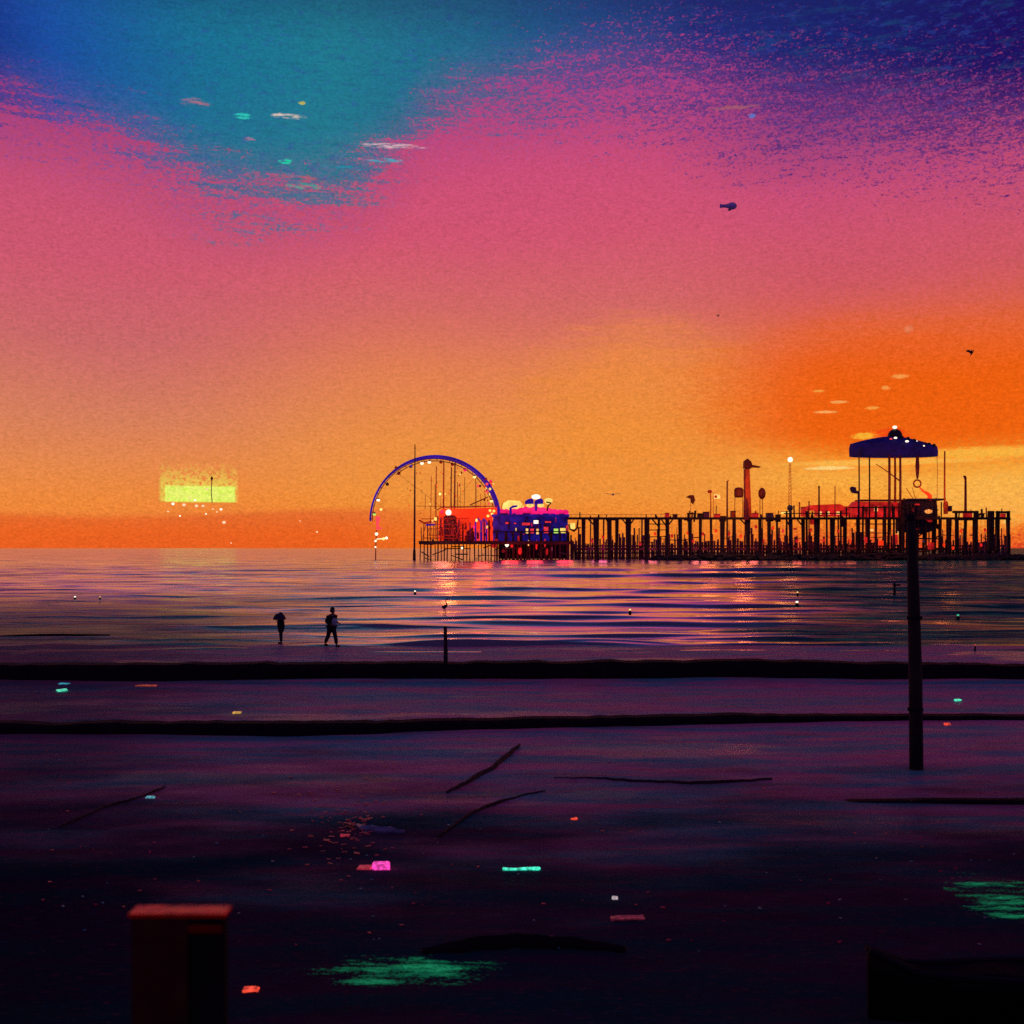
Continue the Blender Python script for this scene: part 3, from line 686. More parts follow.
def person(name, loc, label, pose, scale=1.0, cloth=dark_cloth):
    """faces +x; joints from pose"""
    t = thing(name, loc, label, 'person')
    V, E_, Rr = [], [], []
    def add(p, r, par=None):
        V.append(Vector(p)); Rr.append(r)
        if par is not None: E_.append((par, len(V)-1))
        return len(V)-1
    pel = add((0, 0, .93), (.13, .15)); wa = add((.01, 0, 1.10), (.11, .13), pel)
    lean = pose.get('lean', .03)
    ch = add((lean, 0, 1.30), (.13, .16), wa); sh = add((lean*1.3, 0, 1.43), (.09, .12), ch)
    nk = add((lean*1.5+.01, 0, 1.51), .055, sh)
    h1 = add((lean*1.6+.015, 0, 1.58), (.075, .07), nk); h2 = add((lean*1.6+.02, 0, 1.67), (.098, .078), h1); h3 = add((lean*1.6+.01, 0, 1.735), (.07, .06), h2)
    nz = add((lean*1.6+.115, 0, 1.635), .014, h2)
    for sgn, key in ((1, 'L'), (-1, 'R')):
        hip = add((0, .095*sgn, .88), .092, pel)
        kn = add((pose['knee'+key][0], .10*sgn, pose['knee'+key][1]), .062, hip)
        an = add((pose['ankle'+key][0], .10*sgn, pose['ankle'+key][1]), .04, kn)
        add((pose['ankle'+key][0]+.07, .11*sgn, max(.03, pose['ankle'+key][1]-.05+pose.get('toe'+key, 0)*-.3)), .038, an)
        add((pose['ankle'+key][0]+.17, .115*sgn, max(.02, pose['ankle'+key][1]-.065+pose.get('toe'+key, 0))), .028, len(V)-1)
        so_ = add((lean*1.2, .185*sgn, 1.41), .06, sh)
        e = add(pose['elbow'+key], .042, so_); w_ = add(pose['wrist'+key], .028, e)
        d = Vector(pose['wrist'+key])-Vector(pose['elbow'+key])
        hand(pose['wrist'+key], d, V, E_, Rr, w_, 1)
    o = skin_obj('body', V, E_, Rr, skin_m, t)
    o.scale = (1, 1, 1)
    # jacket
    V2, E2, R2 = [], [], []
    def a2(p, r, par=None):
        V2.append(Vector(p)); R2.append(r)
        if par is not None: E2.append((par, len(V2)-1))
        return len(V2)-1
    g = a2((-.01, 0, .86), (.17, .20)); g1 = a2((.0, 0, .98), (.165, .19), g); g2 = a2((lean*.6, 0, 1.16), (.16, .19), g1)
    g3 = a2((lean, 0, 1.32), (.165, .19), g2); g4 = a2((lean*1.3, 0, 1.46), (.10, .12), g3)
    for sgn, key in ((1, 'L'), (-1, 'R')):
        s0 = a2((lean*1.2, .19*sgn, 1.405), .085, g4)
        e = a2(pose['elbow'+key], .068, s0)
        w_ = a2(Vector(pose['elbow'+key]).lerp(Vector(pose['wrist'+key]), .9), .05, e)
    R2 = [tuple(q*1.2 for q in r) if isinstance(r, tuple) else r*1.15 for r in R2]
    skin_obj('jacket', V2, E2, R2, cloth, t)
    # trousers
    V3, E3, R3 = [Vector((0, 0, .95))], [], [(.145, .165)]
    for sgn, key in ((1, 'L'), (-1, 'R')):
        i0 = len(V3); V3 += [Vector((0, .095*sgn, .86)), Vector((pose['knee'+key][0], .10*sgn, pose['knee'+key][1])), Vector((pose['knee'+key][0], .10*sgn, pose['knee'+key][1])).lerp(Vector((pose['ankle'+key][0], .10*sgn, pose['ankle'+key][1])), .9)]
        R3 += [.108, .082, .068]; E3 += [(0, i0), (i0, i0+1), (i0+1, i0+2)]
    R3 = [tuple(q*1.1 for q in r) if isinstance(r, tuple) else r*1.2 for r in R3]
    skin_obj('trousers', V3, E3, R3, cloth, t)
    # hood or hair
    hs = MB(); hx = lean*1.6
    hs.ball((hx-.02, 0, 1.67), .125, (.95, .82, 1.12), 3)
    ho = hs.build('hood' if pose.get('hood') else 'hair', cloth if pose.get('hood') else hair_m, None, True)
    for v in ho.data.vertices:
        if v.co.x > hx+.055: v.co.x = hx+.055-.3*(v.co.x-hx-.055)
        if pose.get('hood') and v.co.z < 1.60: v.co.x -= .02; v.co.y *= 1.15
    ho.parent = t
    # shoes
    for sgn, key in ((1, 'L'), (-1, 'R')):
        ax, azz = pose['ankle'+key]; toe = pose.get('toe'+key, 0)
        b = MB(); b.ball((ax+.06, .108*sgn, max(.045, azz-.045)+toe*.4), .1, (1.45, .52, .5), 2)
        b.build('shoe', tar, None, True).parent = t
    for e_ in (-1, 1):
        b = MB(); b.ball((hx+.098, .032*e_, 1.662), .012, (1, 1, .8), 1); b.build('eye', dark_glass, None, True).parent = t
    b = MB(); b.box((hx+.098, 0, 1.585), (.012, .05, .01)); b.build('mouth', dred_lit if False else skin_m, None).parent = t
    t.scale = (scale,)*3
    return t
D = gd(648.5)
walker = person('person', (gx(331.5, D), D, .07), 'hooded person in dark clothes striding along the shallows with a pale bundle', dict(
    kneeL=(.14, .50), ankleL=(.22, .09), kneeR=(-.10, .52), ankleR=(-.30, .16), toeR=-.08, hood=1, lean=.05,
    elbowL=(-.02, .26, 1.14), wristL=(.20, .22, 1.08), elbowR=(-.10, -.27, 1.15), wristR=(.13, -.22, 1.04)), .97)
walker.rotation_euler.z = R(-35)
D2 = D
s = MB(); s.ball((gx(335.4, D2), D2-.25, gz(621.5, D2)), .15, (.8, .7, 1.2), 2)
tag(s.build('bundle', pale_cloth, None, True), 'pale blue bundle carried at the chest of the striding hooded person', 'bundle')
D = gd(645)
t2 = person('person', (gx(281, D), D, .05), 'small person in dark clothes standing still under a dark umbrella', dict(
    kneeL=(.02, .48), ankleL=(.0, .08), kneeR=(.0, .48), ankleR=(-.02, .08), lean=.02,
    elbowL=(.05, .22, 1.15), wristL=(.20, .12, 1.28), elbowR=(-.02, -.24, 1.14), wristR=(.05, -.22, .92)), .80)
t2.rotation_euler.z = R(200)
t = thing('umbrella', (gx(280, D), D-.1, gz(628, D)), 'dark drooping umbrella held over the small standing person', 'umbrella')
ux, uy = gx(280, D), D-.12; uz = gz(613, D)
s = MB(); prof = [(.02, .0), (.12, -.02), (.21, -.08), (.28, -.20), (.29, -.29), (.27, -.24), (.20, -.11), (.11, -.05), (.02, -.02)]
s.lathe((ux, uy, uz), prof, 16); s.build('canopy', mat('dark_umbrella_cloth', (.015, .012, .06), .8), t)
s = MB(); s.tube([(ux, uy, uz+.05), (ux, uy, uz-.62)], .012, 6); s.build('shaft', tar, t)

# heron standing in the shallows
D = gd(616)
t = thing('heron', (gx(444.5, D), D, 0), 'dark slender wading bird standing in the shallows beyond the thin post', 'heron')
X0 = gx(444.5, D); zf = 0
body = skin_obj('body', [(0, 0, .60), (.12, 0, .66), (-.16, 0, .50), (.15, 0, .80), (.07, 0, .92), (.10, 0, 1.05), (.17, 0, 1.10), (.36, 0, 1.08)], [(0, 1), (0, 2), (1, 3), (3, 4), (4, 5), (5, 6), (6, 7)], [.13, .09, .05, .04, .035, .035, .05, .008], dark_feather, t)
for sx_ in (-.04, .05):
    s = MB(); s.tube([(sx_, sx_, .52), (sx_+.03, sx_, .28), (sx_, sx_, -.05)], .018, 6); o = s.build('leg', tar, None); o.parent = t

# ------------------------------------------------------------------ small lights and floats on the water
def buoy(px, py, w, m, label):
    D = gd(py); r = w*D/F/2*.45
    t = thing('buoy', (gx(px, D), D, .0), label, 'buoy', 'small floats on the sea')
    s = MB(); s.lathe((gx(px, D), D, .1), [(r*.8, -.1), (r, .0), (r*.9, .12), (r*.3, .2)], 12); s.build('float', tar, t)
    s = MB(); s.ball((gx(px, D), D, .1+.2+r*.5), r*.62, (1.2, 1, .8)); s.build('lamp', m, t)
buoy(797, 607, 9, bulb_w, 'buoy with a white lamp on the striped waves left of the tall pole')
buoy(797.5, 596, 5, bulb_y, 'buoy with a yellow lamp just beyond the white lamped buoy')
buoy(958, 621, 8, mat('sea_green_lamp', (.1, .6, .3), .4, emit=(.06, .6, .3, 1), es=.8, vary=0), 'buoy with a green lamp right of the tall pole')
buoy(975, 652.5, 4, bulb_r, 'buoy with a tiny red lamp near the far groyne')
buoy(415, 595, 6, bulb_w, 'buoy with a white lamp in line with the thin post')
buoy(75, 601, 6, bulb_w, 'leftmost buoy with a pale lamp')
buoy(100, 601, 5, win_lit, 'buoy with an amber lamp next to the leftmost buoy')
buoy(630, 615, 7, bulb_y, 'buoy with a dim yellow lamp among the striped waves')

# ------------------------------------------------------------------ birds and airship
def gull(loc, span, m, label, heading=0, flap=.3, group=None, cat='gull'):
    t = thing('gull' if cat == 'gull' else 'bird', loc, label, cat, group)
    s = MB()
    pr_ = [(-.30, .012), (-.22, .035), (-.08, .06), (.05, .065), (.16, .045), (.22, .04), (.27, .03), (.33, .006)]
    s.tube([(x*span, 0, .01*span*(x > .1)) for x, r in pr_], [r*span for x, r in pr_], 8)
    o = s.build('body', m, None, True); o.parent = t
    for sg in (-1, 1):
        bm = bmesh.new()
        pts = [(.08, .03, 0), (.14, .18, flap*.35), (.06, .34, flap*.42), (-.06, .5, flap*.30), (-.06, .34, flap*.38), (-.06, .16, flap*.28), (-.1, .03, 0)]
        up = [bm.verts.new((a*span, sg*b*span, c*span+.008*span)) for a, b, c in pts]
        dn_ = [bm.verts.new((a*span, sg*b*span, c*span-.008*span)) for a, b, c in pts]
        n = len(pts)
        for k in range(n): bm.faces.new((up[k], up[(k+1) % n], dn_[(k+1) % n], dn_[k]))
        for a, b_, c_, d_ in ((0, 1, 5, 6), (1, 2, 4, 5)):
            bm.faces.new((up[a], up[b_], up[c_], up[d_])); bm.faces.new((dn_[d_], dn_[c_], dn_[b_], dn_[a]))
        bm.faces.new((up[2], up[3], up[4])); bm.faces.new((dn_[4], dn_[3], dn_[2]))
        q = MB(); q.bm.free(); q.bm = bm
        o = q.build('wing', m, None); o.parent = t
    t.rotation_euler.z = heading
    return t
gull(W(613, 494.5, 80), 1.25, white_feather, 'white gull gliding between the pink roofed hall and the lamp posts', R(90), .12)
gull(W(718, 316, 150), .9, white_feather, 'tiny pale gull high below the airship', R(20), .5)
b = gull(W(972, 353, 120), 1.3, dark_feather, 'dark bird flying high at the right over the pavilion', R(10), .9, cat='bird'); b.rotation_euler = (R(10), R(-58), 0)
fleck_m = mat('fleck_glow', (.8, .7, .5), .6, emit=(1, .62, .34, 1), es=.95, vary=.3, scale=1)  # added glowing shapes that stand in for the white flecks below the sun
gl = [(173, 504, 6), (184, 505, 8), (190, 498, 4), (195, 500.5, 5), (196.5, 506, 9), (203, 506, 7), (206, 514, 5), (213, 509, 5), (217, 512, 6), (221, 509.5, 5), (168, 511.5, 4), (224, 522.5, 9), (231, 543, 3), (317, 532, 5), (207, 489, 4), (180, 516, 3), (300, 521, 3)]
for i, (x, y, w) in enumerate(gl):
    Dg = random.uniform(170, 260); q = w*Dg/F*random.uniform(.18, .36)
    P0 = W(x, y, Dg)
    t = thing('glow_fleck', P0, 'white fleck built as an added glowing shape under the squared setting sun', 'sky lantern', 'added glowing flecks under the sun')
    s = MB(); s.lathe(P0, [(q*.45, -q*.6), (q*.8, -q*.1), (q*.85, q*.35), (q*.5, q*.65), (q*.1, q*.75)], 10); s.build('shade', fleck_m if i % 3 else bulb_w, t, True)
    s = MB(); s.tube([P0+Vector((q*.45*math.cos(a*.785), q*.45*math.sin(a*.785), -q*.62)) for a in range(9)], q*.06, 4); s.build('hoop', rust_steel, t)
Dk = 260
t = thing('kite', W(211.8, 479, Dk), 'small rusty kite with a long straight tail hanging before the squared sun', 'kite')
s = MB(); a_, b_ = W(211.8, 476, Dk), W(211.8, 482, Dk); s.prism([(a_.x, a_.z), (a_.x+.35, a_.z-.5), (b_.x, b_.z), (a_.x-.35, a_.z-.5)], Dk-.03, Dk+.03); s.build('sail', rust_steel, t)
s = MB(); s.tube([W(211.8, 481, Dk), W(211.2, 492, Dk), W(212.2, 503, Dk)], .10, 5); s.build('tail', rust_steel, t)

Da = 1200
t = thing('airship', W(728, 206, Da), 'small blue grey airship in the pink sky', 'airship')
s = MB(); k = Da/F
prof = [(-8.3, .9), (-7.2, 1.35), (-5, 1.6), (-2, 1.7), (0, 2.3), (2, 3.2), (4.5, 3.6), (7, 2.9), (8.3, 1.6), (8.9, .3)]
s.tube([(x*k, 0, 0) for x, r in prof], [r*k for x, r in prof], 16); o = s.build('envelope', envelope, None, True); o.parent = t
s = MB(); s.ball((1.4*k, 0, -4.0*k), 1.2*k, (1.5, .8, .7)); s.tube([(1*k, 0, -3.6*k), (1*k, 0, -2*k)], .3*k, 6); o = s.build('gondola', mat('teal_gondola', (.05, .14, .18), .5), None, True); o.parent = t
for a in (0, 90, 180, 270):
    s = MB(); s.prism([(-8.2*k, .6*k), (-5.6*k, .9*k), (-6.6*k, 2.1*k), (-8.2*k, 2.1*k)], -.15*k, .15*k); o = s.build('fin', envelope, None); o.parent = t; o.rotation_euler.x = R(a)

# ------------------------------------------------------------------ THE PIER
DP = 403.0
U = DP/F   # metres per pixel at the pier
def tb(s, pts, r, D=DP, seg=6):
    return s.tube([W(x, y, D) for x, y in pts], [q*U for q in r] if isinstance(r, (list, tuple)) else r*U, seg)
pier = thing('pier', (gx(780, DP), DP, 0), 'long timber pier on tall dark pilings reaching from the rides to the right', 'pier')
zA = gz(541, DP); zB = gz(517, DP)
rnd = random.Random(11)
# decks
s = MB()
s.box((gx(495, DP), DP+12, zA-.3), (150*U, 34, .6)); s.box((gx(495, DP), DP-5.2, zA-.7), (150*U, .5, 1.1))
s.build('deck', pile_m, pier)
s = MB(); s.box((gx(789, DP), DP+6, zB-.3), (444*U, 11, .5)); s.box((gx(789, DP), DP+.2, zB-.75), (444*U, .4, .45)); s.build('deck', pile_m, pier)
s = MB(); s.box((gx(795, DP), DP+21, gz(549, DP)), (440*U, 12, .9)); s.build('lower_deck', pile_far, pier)
# bold front pilings of the long deck
front = [(583, 2.6), (596, 5.2), (609, 3.6), (617, 3.2), (628.5, 4.6), (647, 4.6), (659, 2.2), (667, 3), (680, 3.6), (690, 3.4), (700.5, 2.8), (711, 2.2), (722.5, 4.4), (734, 2.8), (748, 4.2), (760, 3.2), (769, 3.4), (777, 2.0), (790.5, 3.6), (803, 3.4), (817, 5.4), (832.5, 4.6), (845, 3.4), (858, 3.6), (868, 2.4), (889, 2.6), (900, 3), (940, 2.8), (949, 5), (957, 2.0), (965.5, 3), (974, 2.8), (989.5, 4.8), (997, 3.4), (1007.5, 2.8)]
for i, (x, w) in enumerate(front):
    s = MB(); lean = rnd.uniform(-1.1, 1.1)
    tb(s, [(x+lean, 562), (x+lean*.4, 545), (x, 518)], [w*.52, w*.5, w*.6], DP+rnd.uniform(0, 1.5), 8)
    s.build('piling', pile_m, pier)
for x0, x1 in ((588, 596), (622, 628.5), (634, 628.5), (652, 659), (661, 667), (673, 667), (606, 611), (786, 790), (797, 803), (740, 748)):
    s = MB(); tb(s, [(x0, 519), (x1, 527)], .7, DP+.8); s.build('brace', pile_m, pier)
for x0, x1 in ((609, 617), (684, 692), (768, 777)):
    s = MB(); tb(s, [(x0, 519.5), (x1, 519.5)], 1.1, DP+.6); s.build('brace', pile_m, pier)
for y in (524, 530, 537): s = MB(); tb(s, [(648, y), (667, y+rnd.uniform(-1, 1))], .45, DP+3); s.build('brace', pile_m, pier)
# slatted screen of old boards standing on the sea side
for k_, (xa, xb_) in enumerate(((571, 680), (680, 800), (800, 905), (940, 1010))):
    s = MB(); x = xa
    while x < xb_:
        w = rnd.uniform(.5, 2.2); top = 538+6*noise.noise(Vector((x*.06, 3, 1)))+rnd.choice([0, 3, 6, -4, -11 if rnd.random() < .4 else 3])
        s.box(W(x, (top+561)/2, DP+30+rnd.uniform(0, 1)), (w*U, .25, (561-top)*U), ry=rnd.uniform(-.02, .02)); x += w*rnd.uniform(.75, 1.5)
    for y in (546, 553, 558): s.box(W((xa+xb_)/2, y, DP+31.5), ((xb_-xa)*U, .3, 1.6*U))
    s.build('slatted_screen', screen_m, pier)
# back rows: thinner, redder, reaching the lower deck and the sea
x = 572
while x < 1012:
    top = rnd.choice([518, 518, 528, 534, 540, 545])
    s = MB(); tb(s, [(x+rnd.uniform(-1, 1), 561), (x, top)], rnd.uniform(.45, 1.0), DP+rnd.uniform(12, 28), 6)
    s.build('thin_piling', pile_far if rnd.random() < .7 else plum_steel, pier)
    x += rnd.uniform(5, 10)
for i in range(60):
    s = MB()
    x = rnd.uniform(572, 1008); y = rnd.uniform(534, 558); dx = rnd.uniform(4, 16)
    tb(s, [(x, y), (x+dx, y+rnd.choice([0, 0, rnd.uniform(-7, 7)]))], rnd.uniform(.25, .6), DP+rnd.uniform(14, 26), 5); s.build('cross_brace', pile_far, pier)
# dense undercroft below the rides
x = 420.5
while x < 570:
    s = MB(); tb(s, [(x+rnd.uniform(-.5, .5), 562), (x, 542)], rnd.uniform(.5, 1.5) if x > 500 else rnd.uniform(.4, .8), DP-4+rnd.uniform(0, 14), 6)
    s.build('short_piling', pile_m if rnd.random() < (.9 if x > 500 else .35) else plum_steel, pier)
    x += rnd.uniform(2.6, 4.4)
for i in range(30):
    s = MB()
    x = rnd.uniform(420, 560); y = rnd.uniform(543, 559)
    tb(s, [(x, y), (x+rnd.uniform(6, 18), y+rnd.choice([0, 0, 5, -5]))], rnd.uniform(.3, .7), DP+rnd.uniform(-3, 12), 5); s.build('cross_brace', mat('green_slimed_timber', (.02, .07, .07), .7, vary=.5), pier)
s = MB(); s.box((gx(534, DP), DP+22, gz(551, DP)), (70*U, 1.5, 17*U)); s.build('storage_wall', navy, pier)
# railing
s = MB(); x = 571
tb(s, [(568, 514.6), (680, 514.2)], .18, DP+1, 5)
while x < 690:
    tb(s, [(x, 517), (x, 514.4)], .16, DP+1, 4); x += 5
s.build('railing', pile_m, pier)

for i in range(62):
    x = rnd.uniform(664, 1006) if i > 6 else rnd.uniform(575, 664); h_ = rnd.choice([1.5, 2.5, 3.5, 5, 7, 9, 12])*rnd.uniform(.7, 1.1)*(.5 if x < 680 else 1)
    s = MB(); tb(s, [(x, 518), (x+rnd.uniform(-.5, .5), 517-h_)], rnd.uniform(.3, 1.1), DP+rnd.uniform(1, 9), 6); s.build('deck_post', rnd.choice([pile_m, pile_m, plum_steel, pile_far, red_steel]), pier)
# breakwater
def rocks(name, x0, x1, ytop, D, n, seed, m, label, thick):
    r = random.Random(seed); s = MB()
    for i in range(n):
        u = r.random(); x = x0+(x1-x0)*u
        fade = min(1, (x-x0)/60)
        d = D+r.uniform(-thick, thick)
        rad = r.uniform(.8, 2.3)
        z = max(.1, (gz(ytop, D)-1.2)*fade*(1-abs(d-D)/thick)+r.uniform(-.6, .4))
        M = Matrix.Translation((gx(x, D), d, z)) @ Matrix.Rotation(r.uniform(0, 6), 4, 'Z') @ Matrix.Rotation(r.uniform(-.4, .4), 4, 'X') @ Matrix.Diagonal((r.uniform(1, 2.4), r.uniform(.8, 1.3), r.uniform(.4, .8), 1))
        q = bmesh.ops.create_icosphere(s.bm, subdivisions=1, radius=rad, matrix=M)
        for v in q['verts']: v.co += Vector((r.uniform(-.25, .25), r.uniform(-.25, .25), r.uniform(-.25, .25)))*rad
    return tag(s.build(name, m), label, 'breakwater')
rocks('breakwater', 655, 1300, 553.5, DP-14, 900, 3, mat('wet_dark_rock', (.008, .016, .022), .8, vary=.6, scale=.5), 'low dark rock breakwater in front of the pier pilings', 6)

# ---- ferris wheel
cx, cy, rr = 434.6, 521, 64.3
fw = thing('ferris_wheel', (gx(cx, DP), DP+8, zA), 'blue lit half circle of a ferris wheel over the rides', 'ferris wheel')
DW = DP+6
def arcp(a, r, D=DW): return W(cx+r*math.cos(R(a)), cy-r*math.sin(R(a)), D)
angs = [180-i*2 for i in range(0, 94)]
wd = [(1.0+1.5*max(0, min(1, (150-a)/110)))*U*1.0 for a in angs]
s = MB(); s.tube([arcp(a, rr) for a in angs], wd, 8); s.build('rim', blue_neon, fw, True)
s = MB(); s.tube([arcp(a, rr-4.2, DW+2.5) for a in angs if a < 132], .42*U, 6)
s.tube([arcp(a, rr-2.0, DW+3.5) for a in angs], .4*U, 6)
for i, a in enumerate(angs[:-3:3]): s.tube([arcp(a, rr), arcp(a-3, rr-(4.2 if a < 132 else 2), DW+2.5)], .28*U, 5)
s.build('inner_ring', plum_steel, fw)
hub = (cx+8, 508)
for x, m_, r_, yt in ((436, rust_steel, .55, 466), (443.5, rust_steel, .8, 462), (451, plum_steel, .7, 467), (454.6, plum_steel, .85, 463), (431, rust_steel, .35, 476)):
    s = MB(); tb(s, [(x+rnd.uniform(-1, 1), 540), (x, 500), (x+.4, yt)], [r_, r_, r_*.8], DW+1, 6); s.build('support_column', m_, fw)
for a in (48, 128):
    s = MB(); s.tube([W(448, 512, DW+2), arcp(a, rr-3, DW+2)], .13*U, 4); s.build('spoke', rust_steel, fw)
s = MB(); tb(s, [(470, 505), (488, 497)], .55, DW); tb(s, [(416, 506), (440, 506.5)], .2, DW); tb(s, [(440, 506.5), (480, 506)], .25, DW); s.build('cross_strut', plum_steel, fw)
s = MB(); s.lathe(W(448, 512, DW+2), [(1.2*U, -1.6*U), (2*U, -1*U), (2*U, 1*U), (1.2*U, 1.6*U)], 12); s.build('hub', red_steel, fw)
gond = [(172, bulb_g, navy), (158, bulb_w, red_steel), (141, plum_steel, plum_steel), (126, red_steel, red_steel), (113, pale_cloth, blue_neon), (102, bulb_w, red_steel), (95, bulb_w, plum_steel), (84, rust_steel, red_steel), (73, red_steel, red_steel), (60, pink_lit, red_steel), (49, bulb_y, plum_steel), (31, bulb_r, red_steel), (21, bulb_y, red_steel), (10, bulb_w, pink_lit), (0, bulb_w, navy)]
for a, cabm, roofm in gond:
    p0 = arcp(a, rr-3.5)
    s = MB(); s.lathe(p0-Vector((0, 0, 1.9*U)), [(1.0*U, -1.2*U), (1.6*U, -.5*U), (1.7*U, .5*U), (1.3*U, 1.0*U)], 10); g = s.build('gondola', cabm, fw)
    s = MB(); s.lathe(p0-Vector((0, 0, .9*U)), [(2.0*U, -.1*U), (1.9*U, .25*U), (.5*U, .9*U), (.15*U, 1.8*U)], 10); s.build('roof', roofm, g)
for x, y, m_ in ((440, 494, bulb_y), (478, 486, bulb_r), (480, 486, plum_steel), (487, 484, bulb_r), (486, 479, red_steel), (490, 489, yellow_lit), (381, 509.5, bulb_y), (396, 467.5, red_steel)):
    s = MB(); s.ball(W(x, y, DW-1), 1.4*U); s.build('lamp', m_, fw, True)
for i in range(46):
    x = rnd.gauss(450, 20); y = rnd.uniform(468, 508)
    if (x-cx)**2+(y-cy)**2 > (rr-6)**2: continue
    s = MB(); s.ball(W(x, y, DW+rnd.uniform(0, 4)), rnd.uniform(.35, .85)*U, (1, .6, rnd.uniform(.7, 2.4)), 1); s.build('string_light', rnd.choice([red_lit, red_lit, dred_lit, yellow_lit, plum_steel]), fw)
for i in range(13):
    x = rnd.uniform(424, 492); y0 = rnd.uniform(474, 498)
    s = MB(); tb(s, [(x, y0), (x+rnd.uniform(-.7, .7), 509)], rnd.uniform(.15, .4), DW+2, 5); s.build('upright', rnd.choice([rust_steel, red_steel, plum_steel]), fw)
# right flank of the wheel, strings of lit panels
for i in range(26):
    s = MB()
    x = rnd.uniform(484, 494); y = rnd.uniform(480, 512)
    s.box(W(x, y, DW+2), (rnd.uniform(.8, 2.4)*U, .4, rnd.uniform(.8, 2.4)*U)); s.build('light_panel', rnd.choice([red_lit, red_lit, pink_lit, red_steel, yellow_lit]), fw)

t = thing('mast', (gx(414.5, DP-2), DP-2, 0), 'tall thin dark mast standing in the sea left of the rides', 'mast')
s = MB(); tb(s, [(414.3, 560), (414.6, 520), (414.8, 480), (415, 446)], [.95, 1.0, .75, .45], DP-2, 8); s.build('shaft', mat('navy_plum_mast', (.04, .01, .05), .6), t)
s = MB(); tb(s, [(415, 449), (415, 444)], [.75, .35], DP-2, 8); s.build('cap', red_steel, t)
s = MB(); tb(s, [(414.3, 561), (414.3, 550)], [1.6, 1.3], DP-2, 8); s.build('footing', pile_m, t)

# beacon with red pennant below left end of the wheel
t = thing('lamp_post', (gx(376, DP), DP, 0), 'short post with white lamps and a red pennant under the left end of the wheel', 'lamp post')
s = MB(); tb(s, [(375.6, 560), (375.8, 545), (377, 522)], [.6, .5, .4], DP, 6); s.build('shaft', red_steel, t)
for x, y, r_, m_ in ((376.5, 534, 1.6, bulb_w), (375.5, 541, 1.1, bulb_w), (383.5, 538.8, 1.5, bulb_y), (386.5, 538, 1.4, bulb_w), (377.5, 529, 1.1, bulb_r), (375.5, 547, .9, bulb_w)):
    s = MB(); s.ball(W(x, y, DP-1), r_*U); tb(s, [(x, y), (376.2, y+1)], .2, DP-.5, 4); s.build('lamp', m_, t, True)
s = MB(); s.prism([(W(376, 516, DP).x, W(0, 516, DP).z), (W(380.5, 516, DP).x, W(0, 517, DP).z), (W(378.5, 516, DP).x, W(0, 526, DP).z), (W(383, 516, DP).x, W(0, 529, DP).z), (W(376.5, 516, DP).x, W(0, 529.5, DP).z)], DP-.4, DP-.2); s.build('pennant', bulb_r, t)

# ---- lattice coaster frame at the left end
t = thing('coaster_frame', (gx(445, DP), DP, zA), 'lattice ride frame of thin red posts at the left end of the pier', 'ride frame')
s = MB()
for i in range(16):
    x = 421+i*3.3+rnd.uniform(-.7, .7); top = 536-14*math.exp(-((x-440)/16)**2)-rnd.uniform(0, 9)
    tb(s, [(x, 541), (x+rnd.uniform(-.4, .4), top)], rnd.uniform(.35, .65), DP-3+rnd.uniform(0, 4), 5)
s.build('post', plum_steel, t)
s = MB()
for y in (519, 524, 529, 535, 538): tb(s, [(421+rnd.uniform(0, 8), y), (470-rnd.uniform(0, 6), y+rnd.uniform(-1, 1))], .4, DP-2, 5)
for i in range(12):
    x = rnd.uniform(422, 464); tb(s, [(x, rnd.uniform(522, 530)), (x+rnd.uniform(-6, 6), 540)], .28, DP-2.5, 5)
s.build('rail', red_steel, t)
s = MB(); tb(s, [(419, 520), (424, 523), (430, 522), (436, 521)], .8, DP-3); s.build('track', red_steel, t)
s = MB(); tb(s, [(426, 525), (435, 524.6)], .9, DP-3.4); s.build('blue_beam', blue_neon, t)
for x, y, m_, r_ in ((435.5, 519, yellow_lit, 1.5), (432.5, 521, win_lit, 1.0), (433, 541, dark_glass, 1.5), (462, 548, bulb_w, 1.0)):
    s = MB(); s.ball(W(x, y, DP-4), r_*U, (1, .6, 1.2)); s.build('lamp', m_, t, True)
# ---- red lit ride hall
t = thing('ride_hall', (gx(467, DP), DP+8, zA), 'bright red lit ride hall under the ferris wheel', 'ride hall')
def xz(px, py): q = W(px, py, DP); return (q.x, q.z)
s = MB(); s.prism([xz(438, 541), xz(438, 512), xz(441, 508.5), xz(470, 508), xz(497, 507), xz(497, 541)], DP+4, DP+11); s.build('wall', red_lit, t)
s = MB(); tb(s, [(437, 510), (441, 507.6), (470, 507), (498, 506)], .5, DP+3.6); s.build('roof', red_steel, t)
for x0, x1, y0, y1, m_, nm in ((443, 456, 515, 541, plum_steel, 'door_frame'), (450, 454, 526, 541, win_red, 'door'), (476, 481, 529, 541, win_red, 'door'), (466, 474, 530, 541, plum_steel, 'shutter')):
    s = MB(); s.prism([xz(x0, y1), xz(x0, y0+2), xz(x0+2, y0), xz(x1-2, y0), xz(x1, y0+2), xz(x1, y1)], DP+3.2, DP+4.2-.05*len(nm)); s.build(nm, m_, t)
for x, y, r_ in ((448.5, 512.5, 3.0), (442, 512, 1.5)):
    s = MB(); s.ball(W(x, y, DP+3.4), r_*U, (1, .4, 1)); s.build('lamp', bulb_w if x > 445 else pink_lit, t, True)
for x, y in ((490, 510.5), (494, 511), (492, 514), (488, 516), (494, 518.5)):
    s = MB(); s.box(W(x, y, DP+3.5), (2.6*U, .5, 2.4*U), bev=.2); s.build('lamp', yellow_lit, t)
